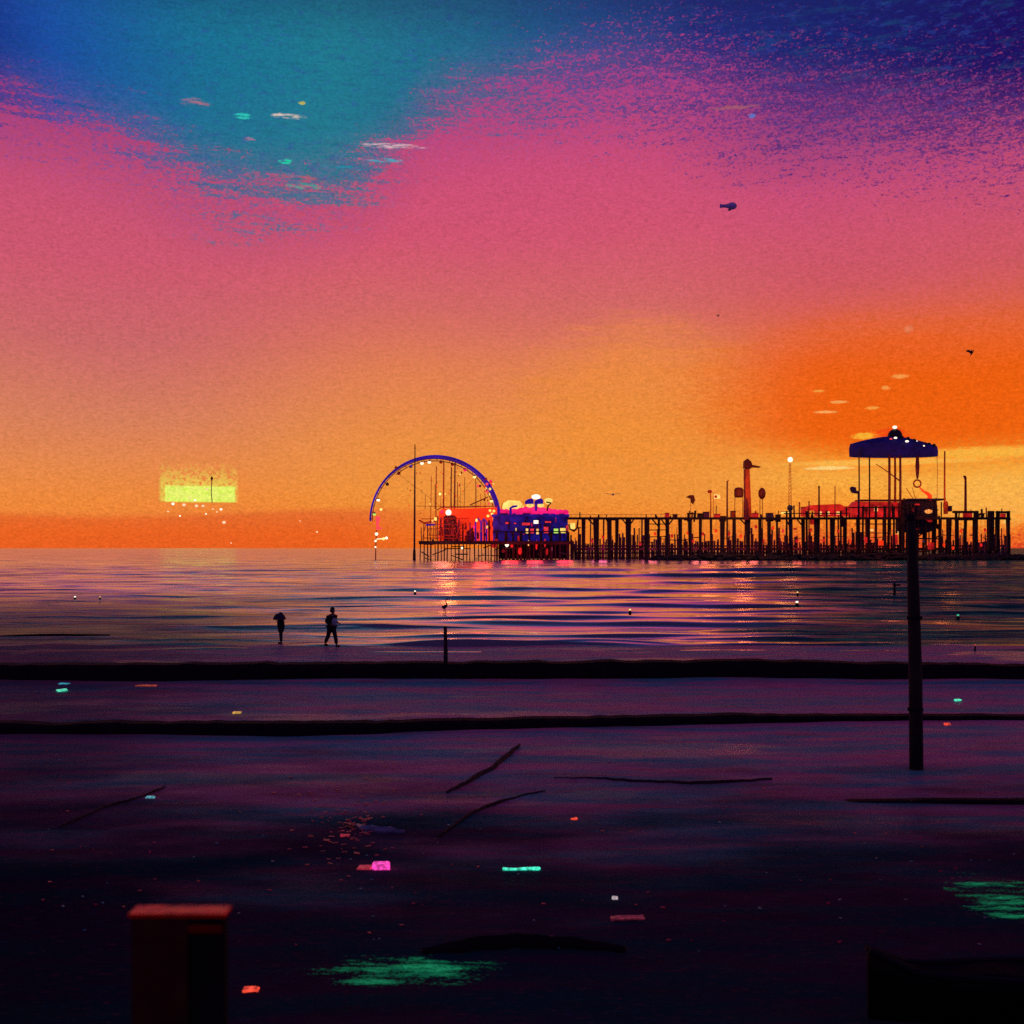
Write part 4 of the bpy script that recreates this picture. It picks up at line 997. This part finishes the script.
for i in range(46):
    x = rnd.uniform(439, 496); y = rnd.uniform(522, 539)
    s = MB(); s.box(W(x, y, DP+3.3-rnd.uniform(0, .2)), (rnd.uniform(.5, 2.2)*U, .3, rnd.uniform(1, 7)*U)); s.build('wall_panel', rnd.choice([navy, plum_steel, plum_steel, pile_m, dred_lit, violet_b, win_red, rust_steel]), t)
for x in (441, 447, 459, 463, 470, 484, 489, 495):
    s = MB(); tb(s, [(x+rnd.uniform(-.5, .5), 541), (x, rnd.uniform(516, 526))], rnd.uniform(.35, .9), DP+2.4, 6); s.build('post', rnd.choice([plum_steel, pile_m, violet_b]), t)
t = thing('arch', (gx(453, DP), DP+1, zA), 'dark plum arched gateway in front of the red hall', 'archway')
s = MB(); tb(s, [(445, 541), (445.3, 527), (448, 524), (453, 523.5), (456.5, 526), (457.5, 541)], 1.1, DP+1); s.build('arch_frame', mat('violet_arch', (.07, .02, .12), .5), t)
t = thing('arch', (gx(480, DP), DP+1, zA), 'blue lit double archway with green lamps beside the navy hall', 'archway')
for x0, x1 in ((475.5, 481), (481.5, 486.5)):
    s = MB(); tb(s, [(x0, 541), (x0, 522), ((x0+x1)/2, 518.6), (x1, 522), (x1, 541)], .85, DP+1); s.build('arch_frame', blue_neon, t)
for x, y, m_ in ((474, 527, pink_lit), (480.5, 531, pale_cloth), (476.5, 520.3, bulb_y), (487, 527, win_lit), (478, 543, bulb_w)):
    s = MB(); s.ball(W(x, y, DP+.4), 1.1*U, (1, .6, 1.5)); s.build('lamp', m_, t, True)
# ---- navy arcade hall
t = thing('arcade_hall', (gx(528, DP), DP+3, zA), 'long navy two storey arcade hall with small lit windows', 'arcade hall')
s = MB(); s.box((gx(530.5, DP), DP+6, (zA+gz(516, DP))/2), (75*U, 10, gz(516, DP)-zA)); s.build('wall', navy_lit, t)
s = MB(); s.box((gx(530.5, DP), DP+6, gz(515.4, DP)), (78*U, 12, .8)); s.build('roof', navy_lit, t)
s = MB(); s.box((gx(530.5, DP), DP+.6, gz(531.5, DP)), (76*U, .8, 1.1*U)); s.build('balcony', navy, t)
for i, (x, y, w, h, m_) in enumerate([(491, 523, 3, 1.6, win_red), (499, 523, 3.4, 2, win_red), (507, 523, 3.2, 1.8, win_red), (515, 523.4, 2.2, 1.2, win_red), (526, 524, 8, 2.6, win_red), (536, 522, 4.6, 3.2, bulb_w), (548, 522, 6, 1.6, win_red), (527, 531, 2.4, 5, win_lit), (532, 531, 3.6, 5, win_red), (537.5, 531.5, 2.4, 5.4, win_lit), (546, 530, 4.6, 6.4, win_red), (556, 531, 4.4, 4.6, bulb_g), (563, 530.6, 5.6, 5, yellow_lit), (567, 529, 2, 7, win_red), (516, 530, 1.2, 4, win_lit), (492, 541, 3, 8, red_lit), (487.5, 548, 4, 12, red_lit)][2:15]):
    s = MB(); s.box(W(x, y, DP+.75), (w*U, .35, h*U)); wf = s.build('window', m_, t)
    s = MB()
    for sg in (-1, 1): s.box(W(x+sg*(w/2+.25), y, DP+.7), (.4*U, .5, (h+.9)*U))
    for sg in (-1, 1): s.box(W(x, y+sg*(h/2+.25), DP+.68), ((w+.1)*U, .5, .4*U))
    s.build('frame', navy, wf)
s = MB()
for x in (497, 506, 513, 521, 529.5, 541, 551, 560, 568): tb(s, [(x, 560), (x, 532)], rnd.uniform(.9, 1.6), DP-1.5, 6)
s.build('colonnade', pile_m, t)
for x, y, m_, r_, sz in ((507, 544, bulb_w, 2.1, 1.4), (494, 545, dred_lit, 3, 1), (496, 541, dred_lit, 2, 1.2), (528.5, 543, win_lit, .9, 3.4), (536.5, 545, dred_lit, 1, 5), (545, 543, dred_lit, 1.1, 4), (518.5, 540, dred_lit, 1.2, 4), (552, 549, pale_cloth, .5, 5), (512, 546, dred_lit, 1.5, 1.2), (547, 552, dred_lit, 1.2, 3), (520, 551, dred_lit, 2, 2), (503, 551, plum_steel, 2, 1)):
    s = MB(); s.ball(W(x, y, DP-2.5), r_*U, (1, .5, sz)); s.build('lamp', m_, t, True)
for i in range(44):
    x = rnd.uniform(495, 566); y = rnd.uniform(517.5, 539)
    s = MB(); s.box(W(x, y, DP+.85-rnd.uniform(0, .12)), (rnd.uniform(.5, 2.6)*U, .3, rnd.uniform(.7, 5)*U)); s.build('wall_panel', rnd.choice([navy, navy, pile_m, plum_steel, violet_b, violet_b, dred_lit]), t)
for i in range(10):
    x = rnd.uniform(494, 566); w_ = rnd.uniform(3, 9); h_ = rnd.uniform(.6, 2.2)
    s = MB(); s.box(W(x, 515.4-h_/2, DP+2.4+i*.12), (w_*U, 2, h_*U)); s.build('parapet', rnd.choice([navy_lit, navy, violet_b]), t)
# pink lit canopy over it
t = thing('canopy', (gx(532, DP), DP+8, gz(515, DP)), 'scalloped pink lit canopy along the top of the navy hall', 'canopy')
for x, r_ in ((501, 3.5), (506, 3.4), (514, 3.6), (521, 4.2), (528, 5.2), (535, 5.0), (542, 4.4), (548, 4), (554, 3.4), (560, 3.2), (565, 3.0)):
    s = MB(); s.ball(W(x, 514.6-r_*.7, DP+7), r_*1.25*U, (1.1, 1, .8)); s.build('scallop', pink_lit, t, True)
s = MB(); s.box(W(534, 513, DP+5.5), (68*U, 4, 3.2*U)); s.build('band', pink_lit, t)
t = thing('awning', (gx(512, DP), DP+12, gz(512, DP)), 'glowing yellow awning between the wheel and the pink canopy', 'awning')
s = MB(); s.prism([xz(500, 511), xz(503, 502), xz(508, 499), xz(520, 499.5), xz(524, 505), xz(523, 511)], DP+11, DP+16); s.build('cloth', yellow_lit, t)
s = MB(); tb(s, [(502, 511), (502, 503)], .4, DP+10.7); tb(s, [(522, 511), (522, 505)], .4, DP+10.7); s.build('post', rust_steel, t)
t = thing('neon_sign', (gx(536, DP), DP+2, gz(511, DP)), 'blue lit double mushroom shaped sign on top of the pink canopy', 'sign')
s = MB(); tb(s, [(536, 511), (536, 503)], 1.3, DP+2); s.build('post', blue_neon, t)
for x in (529.5, 539):
    s = MB(); s.prism([xz(x-4.6, 504), xz(x-4.4, 501), xz(x-1.5, 499), xz(x+2.5, 498.2), xz(x+4.2, 500), xz(x+4.2, 503.6)], DP+1, DP+2.6); s.build('panel', blue_neon, t)
for x, y, r_ in ((536, 496.8, 3.6), (530, 505.5, 3), (541, 505.5, 2.8)):
    s = MB(); s.ball(W(x, y, DP+4), r_*U, (1.3, .5, .7)); s.build('lamp', yellow_lit if y > 500 else bulb_w, t, True)
t = thing('neon_sign', (gx(511, DP), DP+2, gz(515, DP)), 'blue lit hooked sign post at the left of the pink canopy', 'sign')
s = MB(); tb(s, [(510.5, 516), (510.6, 508), (513, 506.6), (517.5, 506)], [1.3, 1.3, 1.2, .9], DP+1.6); s.build('post', blue_neon, t)
t = thing('figure_sign', (gx(549, DP), DP+2, gz(511, DP)), 'rust and yellow rooftop figure sign right of the blue sign', 'sign')
s = MB(); s.ball(W(548.5, 501, DP+3), 3.6*U, (1.2, .5, .9)); s.build('disc', yellow_lit, t, True)
s = MB(); tb(s, [(547, 511), (548, 506), (551, 503), (546, 502)], [.8, .9, 1.2, .6], DP+2); s.build('bracket', plum_steel, t)
# boat-like hanging crane at x 575
t = thing('davit', (gx(576, DP), DP-.5, gz(530, DP)), 'small dark curved boat davit hanging beside the navy hall', 'davit')
s = MB(); tb(s, [(569, 524), (570, 529), (574, 531), (577, 528), (578, 520)], [.6, .8, 1.2, 1, .8], DP-.6); tb(s, [(577, 528), (581, 527.5)], .5, DP-.6); s.build('arm', pile_m, t)
s = MB(); s.box(W(572.5, 526, DP+1), (5*U, .5, 6*U)); s.build('lit_panel', yellow_lit, t)

# ---- lamp posts, masts and signs on the long deck
def post(px, ytop, ybase, r, m, D=DP+1): s = MB(); tb(s, [(px, ybase), (px+rnd.uniform(-.4, .4), (ytop+ybase)/2), (px, ytop)], [r*1.1, r, r*.85], D, 6); return s
t = thing('lamp_post', (gx(690.5, DP), DP+1, zB), 'lamp post with a dark hooked head, leftmost on the long deck', 'lamp post')
post(692, 512, 518, .8, plum_steel).build('base', plum_steel, t)
post(690.8, 500, 518, .25, 0).build('shaft', rust_steel, t)
s = MB(); s.prism([xz(686.5, 497), xz(690, 495), xz(694, 495), xz(695.5, 500), xz(693.5, 504), xz(691.5, 502), xz(691, 498.5)], DP+.4, DP+1.8); s.build('head', mat('dark_rust', (.10, .012, .008), .6), t)
s = MB(); s.box(W(691, 513.5, DP+1), (7.5*U, 1, 1.5*U)); s.box(W(688, 518, DP+1), (1.2*U, 1, 8*U)); s.box(W(694.3, 518, DP+1), (1.2*U, 1, 8*U)); s.build('frame', pile_m, t)
t = thing('lamp_post', (gx(710, DP), DP+1, zB), 'thin rusty post with a small round knob, left of the white flag', 'lamp post')
post(710.5, 493, 518, .55, 0).build('shaft', rust_steel, t)
s = MB(); s.ball(W(709.8, 491.6, DP+1), 2.0*U, (1.2, .8, .9)); s.build('globe', red_steel, t, True)
t = thing('flag', (gx(716, DP), DP+1, zB), 'small white and red flag between two thin posts', 'flag')
s = MB(); tb(s, [(713.6, 518), (713.6, 494)], .25); s.build('staff', rust_steel, t)
s = MB(); s.prism([xz(713.7, 494), xz(719.5, 494.6), xz(720.5, 498.6), xz(714, 499)], DP-.2, DP+.1); s.build('cloth', win_lit, t)
s = MB(); s.ball(W(715.8, 496.6, DP-.4), 1.5*U, (1, .3, 1)); s.build('emblem', red_steel, t)
t = thing('mast', (gx(727.5, DP), DP+1, zB), 'plain dark red mast left of the barrel headed lamp', 'mast')
post(727.2, 481, 540, .9, 0).build('shaft', plum_steel, t); s = MB(); tb(s, [(727.4, 483), (728.3, 479.8)], .5, DP+1); s.build('tip', red_steel, t)
t = thing('lamp_post', (gx(738.5, DP), DP+1, zB), 'lamp post with a broad dark barrel shaped head', 'lamp post')
post(735, 497, 518, .35, 0).build('shaft', plum_steel, t); post(742.5, 497, 518, .35, 0).build('shaft', rust_steel, t)
s = MB(); s.lathe(W(738.8, 492.5, DP+1), [(3.2*U, -5*U), (4.6*U, -4*U), (4.8*U, 2.6*U), (3.4*U, 4.6*U), (.8*U, 5.2*U)], 14); s.build('head', mat('dark_rust', (.1, .01, .01), .6), t)
t = thing('tower', (gx(748.5, DP), DP+1, zB), 'tallest of the deck towers, rusty with a dark beaked head', 'tower')
s = MB(); s.prism([xz(745.3, 518), xz(745, 469), xz(750, 469), xz(752, 518)], DP+.5, DP+2.5); s.build('column', rust_steel, t)
s = MB(); tb(s, [(745, 518), (745, 469)], .5, DP+.4); s.build('edge_rail', plum_steel, t)
s = MB(); s.prism([xz(744.6, 468), xz(744.8, 461), xz(747.8, 458.6), xz(751.4, 461.5), xz(752.4, 464.8), xz(760.6, 466.4), xz(760.4, 467.4), xz(753, 467), xz(750, 469)], DP, DP+2.8); s.build('head', mat('dark_rust', (.1, .01, .01), .6), t)
s = MB(); s.prism([xz(743.4, 520), xz(743.6, 500), xz(745.4, 497.6), xz(747.4, 500), xz(748.8, 520)], DP-.6, DP+.2); s.build('gable', plum_steel, t)
t = thing('lamp_post', (gx(762, DP), DP+1, zB), 'twin stemmed lamp post with an oval dark head', 'lamp post')
for dx in (-1.6, .9): post(761.5+dx, 499, 545, .35, 0).build('shaft', plum_steel, t)
s = MB(); s.ball(W(762, 493.5, DP+1), 4*U, (.95, .8, 1.5)); s.build('head', mat('dark_rust', (.1, .01, .01), .6), t, True)
s = MB(); tb(s, [(760.5, 545), (760.5, 528)], 1.7, DP-.3); s.build('base', pile_m, t)
t = thing('mast', (gx(790.5, DP), DP+1, zB), 'tall lattice mast topped by a round white lamp', 'mast')
s = MB()
for dx in (-1, 1): tb(s, [(790+dx*1.3, 506), (790+dx*.7, 463)], .28, DP+1)
for k_ in range(12):
    y = 505-k_*3.5; tb(s, [(788.8, y), (791.2, y-3.3)], .2, DP+1, 4)
s.build('lattice', rust_steel, t)
s = MB(); s.ball(W(790.2, 459.6, DP+1), 2.6*U, (1, .8, 1)); s.build('lamp', bulb_w, t, True)
s = MB(); s.ball(W(790, 508, DP), 3.0*U, (1, .7, 1.1)); tb(s, [(790.4, 546), (790.4, 510)], [1.7, 1.5], DP); s.build('base', mat('navy_steel', (.02, .03, .1), .5), t, True)
for x, yt, r_, m_, lab in ((819, 487, .9, plum_steel, 'dark plain mast halfway between the lattice mast and the pavilion'), (799.5, 503, .7, red_steel, 'stubby red post just right of the lattice mast'), (809, 502, .7, red_steel, 'stubby red post left of the dark plain mast'), (835, 487, .5, rust_steel, 'thin rusty mast leaning left of the pavilion'), (944.7, 451, .9, rust_steel, 'slender orange mast right of the pavilion'), (965.5, 478, 1.3, plum_steel, 'thick dark plum mast with a bent tip right of the pavilion')):
    t = thing('mast', (gx(x, DP), DP+1, zB), lab, 'mast')
    post(x, yt, 518 if yt > 484 else 512, r_, 0, DP+.8).build('shaft', m_, t)
    s = MB()
    if x == 965.5: tb(s, [(x, 479), (x-.6, 476.6), (x-2, 476.4)], [1.4, 1.5, .9], DP+.8)
    elif x == 944.7:
        s.lathe(W(x+1, 506, DP+.8), [(2.2*U, -8*U), (2.6*U, 2*U), (1.6*U, 5*U)], 8)
    else: s.ball(W(x, yt, DP+.8), r_*1.3*U)
    s.build('cap', m_, t)
t = thing('loudspeaker', (gx(854, DP), DP+1, zB), 'navy horn loudspeaker on a pole at the left of the pavilion', 'loudspeaker')
s = MB(); tb(s, [(858.5, 518), (858.3, 491)], .8, DP+.2); s.build('pole', navy, t)
s = MB(); s.prism([xz(850.6, 488), xz(852, 486.5), xz(856, 487.4), xz(856.3, 490.6), xz(858.6, 491.4), xz(858, 493.6), xz(853.4, 493), xz(851.6, 491.5)], DP-.2, DP+1.2); s.build('horn', navy, t)

# ---- pavilion on the right
pv = thing('pavilion', (gx(893, DP), DP+6, gz(500, DP)), 'open pavilion with a broad navy domed canopy on thin posts', 'pavilion')
prof = [(849.5, 456.5), (849.6, 450), (850.8, 444), (855, 442.6), (861, 441), (870, 438.6), (880, 437.2), (888, 437), (899, 436.6), (908, 437.4), (915, 439), (922, 441.4), (929, 443.6), (935, 445.2), (938, 447.5), (936.6, 452.5), (933, 456)]
s = MB(); C0 = Vector((gx(893.5, DP+8), DP+8, 0)); UP = U*(DP+8)/DP
# faceted shallow roof: elliptical in plan, outline following the silhouette
prof_l = [(44.3, 456.5), (44.6, 449), (43.4, 444), (33, 441), (22, 438.6), (12, 437), (3, 436.4)]
n = 20; rings = []
for r_, y in prof_l:
    ring = []
    for k in range(n):
        a = k*2*math.pi/n; c_, s_ = math.cos(a), math.sin(a)
        dy = 0
        if c_ > 0: dy = (2.8 if y < 450 else 0)*c_ * (r_/44)
        ring.append(s.bm.verts.new((C0.x+r_*UP*c_, C0.y+r_*U*.45*s_, gz(y+dy, DP+8))))
    rings.append(ring)
for i in range(len(rings)-1):
    for k in range(n): s.bm.faces.new((rings[i][k], rings[i][(k+1) % n], rings[i+1][(k+1) % n], rings[i+1][k]))
s.bm.faces.new(rings[0][::-1]); s.bm.faces.new(rings[-1])
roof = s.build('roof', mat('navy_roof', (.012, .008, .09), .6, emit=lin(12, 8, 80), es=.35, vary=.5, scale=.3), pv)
s = MB(); s.lathe(W(895, 434.5, DP+8), [(7.5*U, -3.5*U), (7.2*U, 0), (5.6*U, 3.2*U), (3*U, 5*U), (.6*U, 5.8*U)], 14); s.build('cupola', mat('black_blue_lead', (.008, .008, .03), .5), roof)
s = MB(); s.ball(W(894.8, 427.2, DP+8), 2.0*U, (1.2, 1, .8)); s.build('finial', bulb_w, roof, True)
s = MB()
for x, y in ((902, 437), (908, 438), (914, 440), (920, 442.4), (925, 443.4), (929, 443.8), (934, 445)): s.ball(W(x, y+.3, DP+4), 1.9*U, (1, 1, .9))
s.build('ridge_ornament', mat('black_blue_lead', (.01, .01, .03), .5), roof, True)
for x, y, r_, sx_ in ((895.5, 437.8, 1.3, 1.8), (907, 441.3, 1.4, 1.8), (924, 445.8, .9, 1.3), (917, 441, .7, 1), (891, 438.8, 1, 2)):
    s = MB(); s.ball(W(x, y, DP-.6 if y > 440 else DP+1), r_*.75*U, (sx_, .5, 1)); s.build('lamp', bulb_r if x == 891 else bulb_w, pv, True)
for x, r_, m_, yb in ((859, .75, plum_steel, 540), (869.4, .8, mat('dark_post', (.03, .012, .02), .6), 545), (889.3, 1.35, plum_steel, 520), (900.2, 1.25, plum_steel, 520), (895, 1.2, rust_steel, 510)):
    s = MB(); tb(s, [(x, yb), (x+.2, 480), (x, 455)], [r_, r_, r_*.9], DP+(12 if x == 895 else 3), 8); s.build('post', m_, pv)
s = MB(); tb(s, [(876, 464), (888, 472), (900, 481)], [.35, .5, .7], DP+3); s.build('strut', plum_steel, pv)
s = MB(); s.lathe(W(917.4, 468, DP+3), [(.9*U, -11*U), (1.6*U, -6*U), (2.1*U, 2*U), (1.4*U, 12.5*U)], 10); s.build('hanger', plum_steel, pv)
s = MB()
P = [W(917.3+3.6*math.cos(a*math.pi/10), 483.6+3.6*math.sin(a*math.pi/10), DP+3) for a in range(20)]
s.tube(P+[P[0]], .8*U, 8, cap=False); s.build('ring', red_steel, pv)
s = MB(); tb(s, [(919.5, 487), (923, 491), (927.5, 493.5), (930, 496), (929, 500)], [.6, 1.0, 1.7, 2.3, 2.6], DP+3, 8); s.build('chute', red_lit, pv, True)
s = MB(); tb(s, [(937, 456), (937.4, 470), (937, 500)], .25, DP+3); tb(s, [(906, 488), (914, 500)], .35, DP+3); tb(s, [(912, 487), (916, 500)], .3, DP+3); s.build('cable', rust_steel, pv)

# deck storeys below the pavilion
t = thing('kiosk', (gx(879, DP), DP+8, gz(514, DP)), 'low red lit kiosk under the left half of the pavilion', 'kiosk')
s = MB(); s.prism([xz(858, 517), xz(858, 505), xz(862, 500.5), xz(868, 501), xz(905, 501), xz(905, 517)], DP+7, DP+12); s.build('wall', dred_lit, t)
s = MB(); s.box(W(882, 500.5, DP+9), (50*U, 7, .5)); s.build('roof', plum_steel, t)
for x in (866, 876, 893): s = MB(); s.box(W(x, 509, DP+6.8), (3.4*U, .4, 4.6*U)); s.build('window', win_lit if x == 876 else plum_steel, t)
t = thing('kiosk', (gx(832, DP), DP+8, zB), 'low red roofed kiosk left of the pavilion', 'kiosk')
s = MB(); s.box(W(832, 511.5, DP+8), (32*U, 6, 10*U)); s.build('wall', dred_lit, t)
s = MB(); s.prism([xz(813, 509.5), xz(816, 504.5), xz(843, 503.5), xz(847, 505), xz(848, 509.5)], DP+4.4, DP+12.5); s.build('roof', mat('scarlet_roof', (.5, .02, .02), .6, emit=lin(225, 40, 24), es=.6, vary=.4, scale=.3), t)
for x in (820, 828, 838): s = MB(); s.box(W(x, 513, DP+4.8), (3*U, .4, 3*U)); s.build('window', win_lit, t)
t = thing('machine_house', (gx(923, DP), DP+3, zA), 'dark machine house with an orange lit opening under the pavilion', 'machine house')
for x, w in ((907, 2.4), (912, 1.2), (917, 3.4), (924, 2.8), (929, 1.4), (934, 3.2), (939, 1.6)): s = MB(); tb(s, [(x+rnd.uniform(-.8, .8), 560), (x, 524)], w*.5, DP+5, 6); s.build('leg', pile_m, t)
for x0, y0, x1, y1 in ((908, 545, 924, 532), (924, 550, 938, 536), (906, 538, 940, 539), (910, 552, 930, 551)): s = MB(); tb(s, [(x0, y0), (x1, y1)], .7, DP+4.4); s.build('brace', plum_steel, t)
s = MB(); s.prism([xz(905, 533), xz(905, 504), xz(909, 500.5), xz(938, 500), xz(940, 505), xz(940, 528), xz(935, 531), xz(925, 534), xz(915, 531)], DP+2.5, DP+10); s.build('wall', mat('dark_navy_boards', (.008, .008, .04), .7, vary=.6, scale=.5), t)
s = MB(); s.ball(W(928.5, 511.5, DP+2.2), 2.2*U, (1.9, .3, 1)); s.build('lamp', dim_amber, t, True)
s = MB(); s.box(W(923, 499.8, DP+6), (37*U, 9, .6)); s.build('roof', navy, t)
for i, (x, y, w, h, m_) in enumerate(((917, 504.5, 5, 1.4, dred_lit), (913, 510, 3, 4, plum_steel), (930, 521, 4, 2, dred_lit), (920, 517, 2, 2, pile_far), (914, 545, 3, 8, red_lit), (931, 546, 6, 7, dred_lit), (924, 541, 1.4, 3, pale_cloth))):
    s = MB(); s.box(W(x, y, DP+2.1), (w*U, .35, h*U)); s.build('window', m_, t)
for i in range(40):
    x = rnd.uniform(906, 939); y = rnd.uniform(502, 530)
    if abs(x-929.5) < 6 and abs(y-511.5) < 5: continue
    s = MB(); s.box(W(x, y, DP+2.4-rnd.uniform(0, .25)), (rnd.uniform(.5, 2.6)*U, .3, rnd.uniform(.8, 6)*U)); s.build('wall_panel', rnd.choice([navy, navy, pile_m, plum_steel, violet_b, dred_lit]), t)
for x, y0, y1 in ((904, 498, 545), (908.5, 503, 550), (918, 505, 555), (926, 520, 555), (935.5, 498, 552), (941, 502, 545)):
    s = MB(); tb(s, [(x, y1), (x+rnd.uniform(-.6, .6), y0)], rnd.uniform(.5, 1), DP+1.6, 6); s.build('post', pile_m, t)
# timber frames at the right end
def frame(x0, x1, y0, lab, posts, beams, lit=()):
    t = thing('timber_frame', (gx((x0+x1)/2, DP), DP, zB-4), lab, 'timber frame')
    for x, w in posts: s = MB(); s.box((gx(x, DP), DP-1, (gz(y0, DP)+gz(551, DP))/2), (w*U, w*U, gz(y0, DP)-gz(551, DP)), ry=rnd.uniform(-.012, .012)); s.build('post', pile_m, t)
    for a, b_, y, h in beams: s = MB(); s.box(W((a+b_)/2, y, DP-1.2), ((b_-a)*U, 1.2, h*U)); s.build('beam', pile_m, t)
    for x, y, w, h, m_ in lit: s = MB(); s.box(W(x, y, DP+1.5), (w*U, .6, h*U)); s.build('panel', m_, t)
frame(953, 978, 511, 'timber frame with a flat cross beam at the pier end, next to the pavilion', [(955, 2), (974.5, 3.4)], [(953, 978, 512, 2.4), (955, 976, 520, .8)], [(967.5, 516, 9, 6, dred_lit)])
frame(985, 1009, 511, 'last timber frame at the far right end of the pier with thick posts', [(989.5, 5), (996.5, 3), (1007, 2.6)], [(996, 1009, 512.2, 2.2), (1000, 1009, 519, 1)], [(1003, 516, 5, 5, dred_lit), (1005, 522, 2, 3, win_lit)])
frame(855, 905, 506, 'low timber gallery of beams under the red kiosk', [(862, 1.6), (875, 2), (884, 2.2), (893, 1.6), (902, 2.4)], [(850, 906, 507.5, 1.2), (855, 906, 524, .9), (856, 890, 533, .8)], [(881, 543, 5, 5, red_lit), (895, 539, 5, 9, dred_lit), (889, 546, 2, 5, red_lit), (872, 530, 3, 2, win_lit), (899, 533, 2.4, 3, win_lit), (866, 540, 3, 6, dred_lit), (953, 549, 4, 2, red_lit)][:6])
frame(782, 850, 511, 'long low timber gallery between the lattice mast and the pavilion', [(786, 1.6), (806, 1.8), (826, 1.6), (840, 1.6)], [(784, 850, 513.4, .9), (786, 826, 519, .7)], [(795, 529, 3, 2, dred_lit), (812, 522, 4, 5, dred_lit), (843, 522, 3, 10, pile_far)])
# small things standing on the deck: stalls, bins and benches
stalls = [(667, 515.6, 3.4, 4.4, dred_lit, 'small red stall, leftmost on the long deck'), (675, 516, 4, 2.6, plum_steel, 'plum coloured low crate stall beside the small red stall'), (700, 515.6, 4.6, 3.4, pile_m, 'dark bench stall between the hooked lamp and the round knob post'), (706, 515, 5, 5.4, mat('violet_stall', (.12, .03, .16), .6), 'violet stall by the round knob post'), (717, 516, 5, 3, dred_lit, 'red stall under the white flag'), (722.5, 519, 5.4, 5, navy, 'navy booth under the plain dark red mast'), (733, 514.5, 4, 6, rust_steel, 'rusty booth under the barrel headed lamp'), (755, 516, 5.4, 5, dred_lit, 'red booth right of the tallest tower'), (769.5, 517.5, 6, 8, mat('blue_violet_booth', (.05, .03, .16), .6), 'blue violet booth right of the oval headed lamp'), (778, 518.5, 3.6, 7, pile_m, 'narrow dark booth left of the lattice mast'), (785, 513, 6, 1.8, yellow_lit, 'yellow lit counter at the foot of the lattice mast'), (803.5, 512, 4, 9, dred_lit, 'red booth right of the lattice mast'), (980.5, 514.5, 5, 1.4, pile_far, 'small bench between the two right hand timber frames'), (948, 509, 5, 5, navy, 'navy booth under the slender orange mast')]
for x, y, w, h, m_, lab in stalls:
    t = thing('stall', (gx(x, DP), DP+3, gz(y+h/2, DP)), lab, 'stall', 'stalls on the long deck')
    s = MB(); s.box(W(x, y, DP+4), (w*U, 3, h*U)); s.build('body', m_, t)
    s = MB(); s.box(W(x, y-h/2-.3, DP+4), ((w+1)*U, 3.8, .45*U)); s.build('roof', plum_steel if m_ is not plum_steel else red_steel, t)
# lamps glimmering between the pilings
gll = [(592, 541, dred_lit), (603, 537, dred_lit), (640, 544, dred_lit), (655, 534, red_lit), (672, 536, dred_lit), (688, 533, red_lit), (703, 534, dred_lit), (716, 531, red_lit), (729, 534, dred_lit), (741, 536, red_lit), (756, 527, dred_lit), (773, 528, red_lit), (783, 531, win_red), (797, 541, dred_lit), (811, 530, dred_lit), (824, 540, dred_lit), (850, 541, red_lit), (944, 545, red_lit), (953, 548, red_lit), (981, 545, dred_lit), (961, 531, red_lit), (985, 530, dred_lit), (693, 541, dred_lit), (763, 541, dred_lit), (838, 531, dred_lit)]
for i, (x, y, m_) in enumerate(gll):
    t = thing('hanging_lantern', W(x, y, DP+10), 'dim red lantern hanging among the pilings under the long deck', 'lantern', 'red lanterns under the pier')
    s = MB(); s.lathe(W(x, y, DP+10), [(.6*U, -1.8*U), (1.3*U, -1*U), (1.4*U, 1*U), (.6*U, 1.8*U)], 8); s.build('shade', m_, t)
    s = MB(); tb(s, [(x, y-1.6), (x, 519 if x > 570 else y-5)], .13, DP+10, 4); s.build('cord', pile_m, t)

# ---- the lamps of the rides and the deck also light what is round them
def lamp_light(px, py, D, P, col, rad=3.2):
    l = bpy.data.lights.new('lamp_light', 'POINT'); l.energy = P; l.color = col; l.shadow_soft_size = rad
    o = bpy.data.objects.new('lamp_light', l); COL.objects.link(o); o.location = W(px, py, D)
for a in [(447, 490, DP-9, 5400, (1, .22, .06)), (440, 530, DP-9, 1500, (1, .25, .2)), (482, 520, DP-9, 3000, (1, .06, .03)), (510, 550, DP-8, 1350, (1, .04, .04)), (535, 550, DP-8, 1350, (1, .04, .06)), (565, 550, DP-8, 1350, (1, .04, .07)), (600, 546, DP+12, 900, (.9, .10, .35)), (650, 546, DP+12, 900, (1, .15, .25)), (700, 540, DP+12, 1200, (1, .15, .2)), (750, 540, DP+12, 1200, (1, .15, .15)), (800, 544, DP+12, 1050, (1, .10, .10)), (850, 540, DP+12, 1200, (1, .15, .10)), (745, 488, DP-12, 5400, (1, .22, .06)), (710, 498, DP-10, 2100, (1, .2, .06)), (790, 480, DP-10, 2700, (1, .3, .1)), (893, 482, DP-8, 3900, (1, .16, .08)), (950, 490, DP-9, 3000, (1, .2, .05)), (985, 540, DP+6, 1050, (1, .15, .1)), (880, 535, DP-5, 350, (1, .12, .06))]:
    lamp_light(*a)
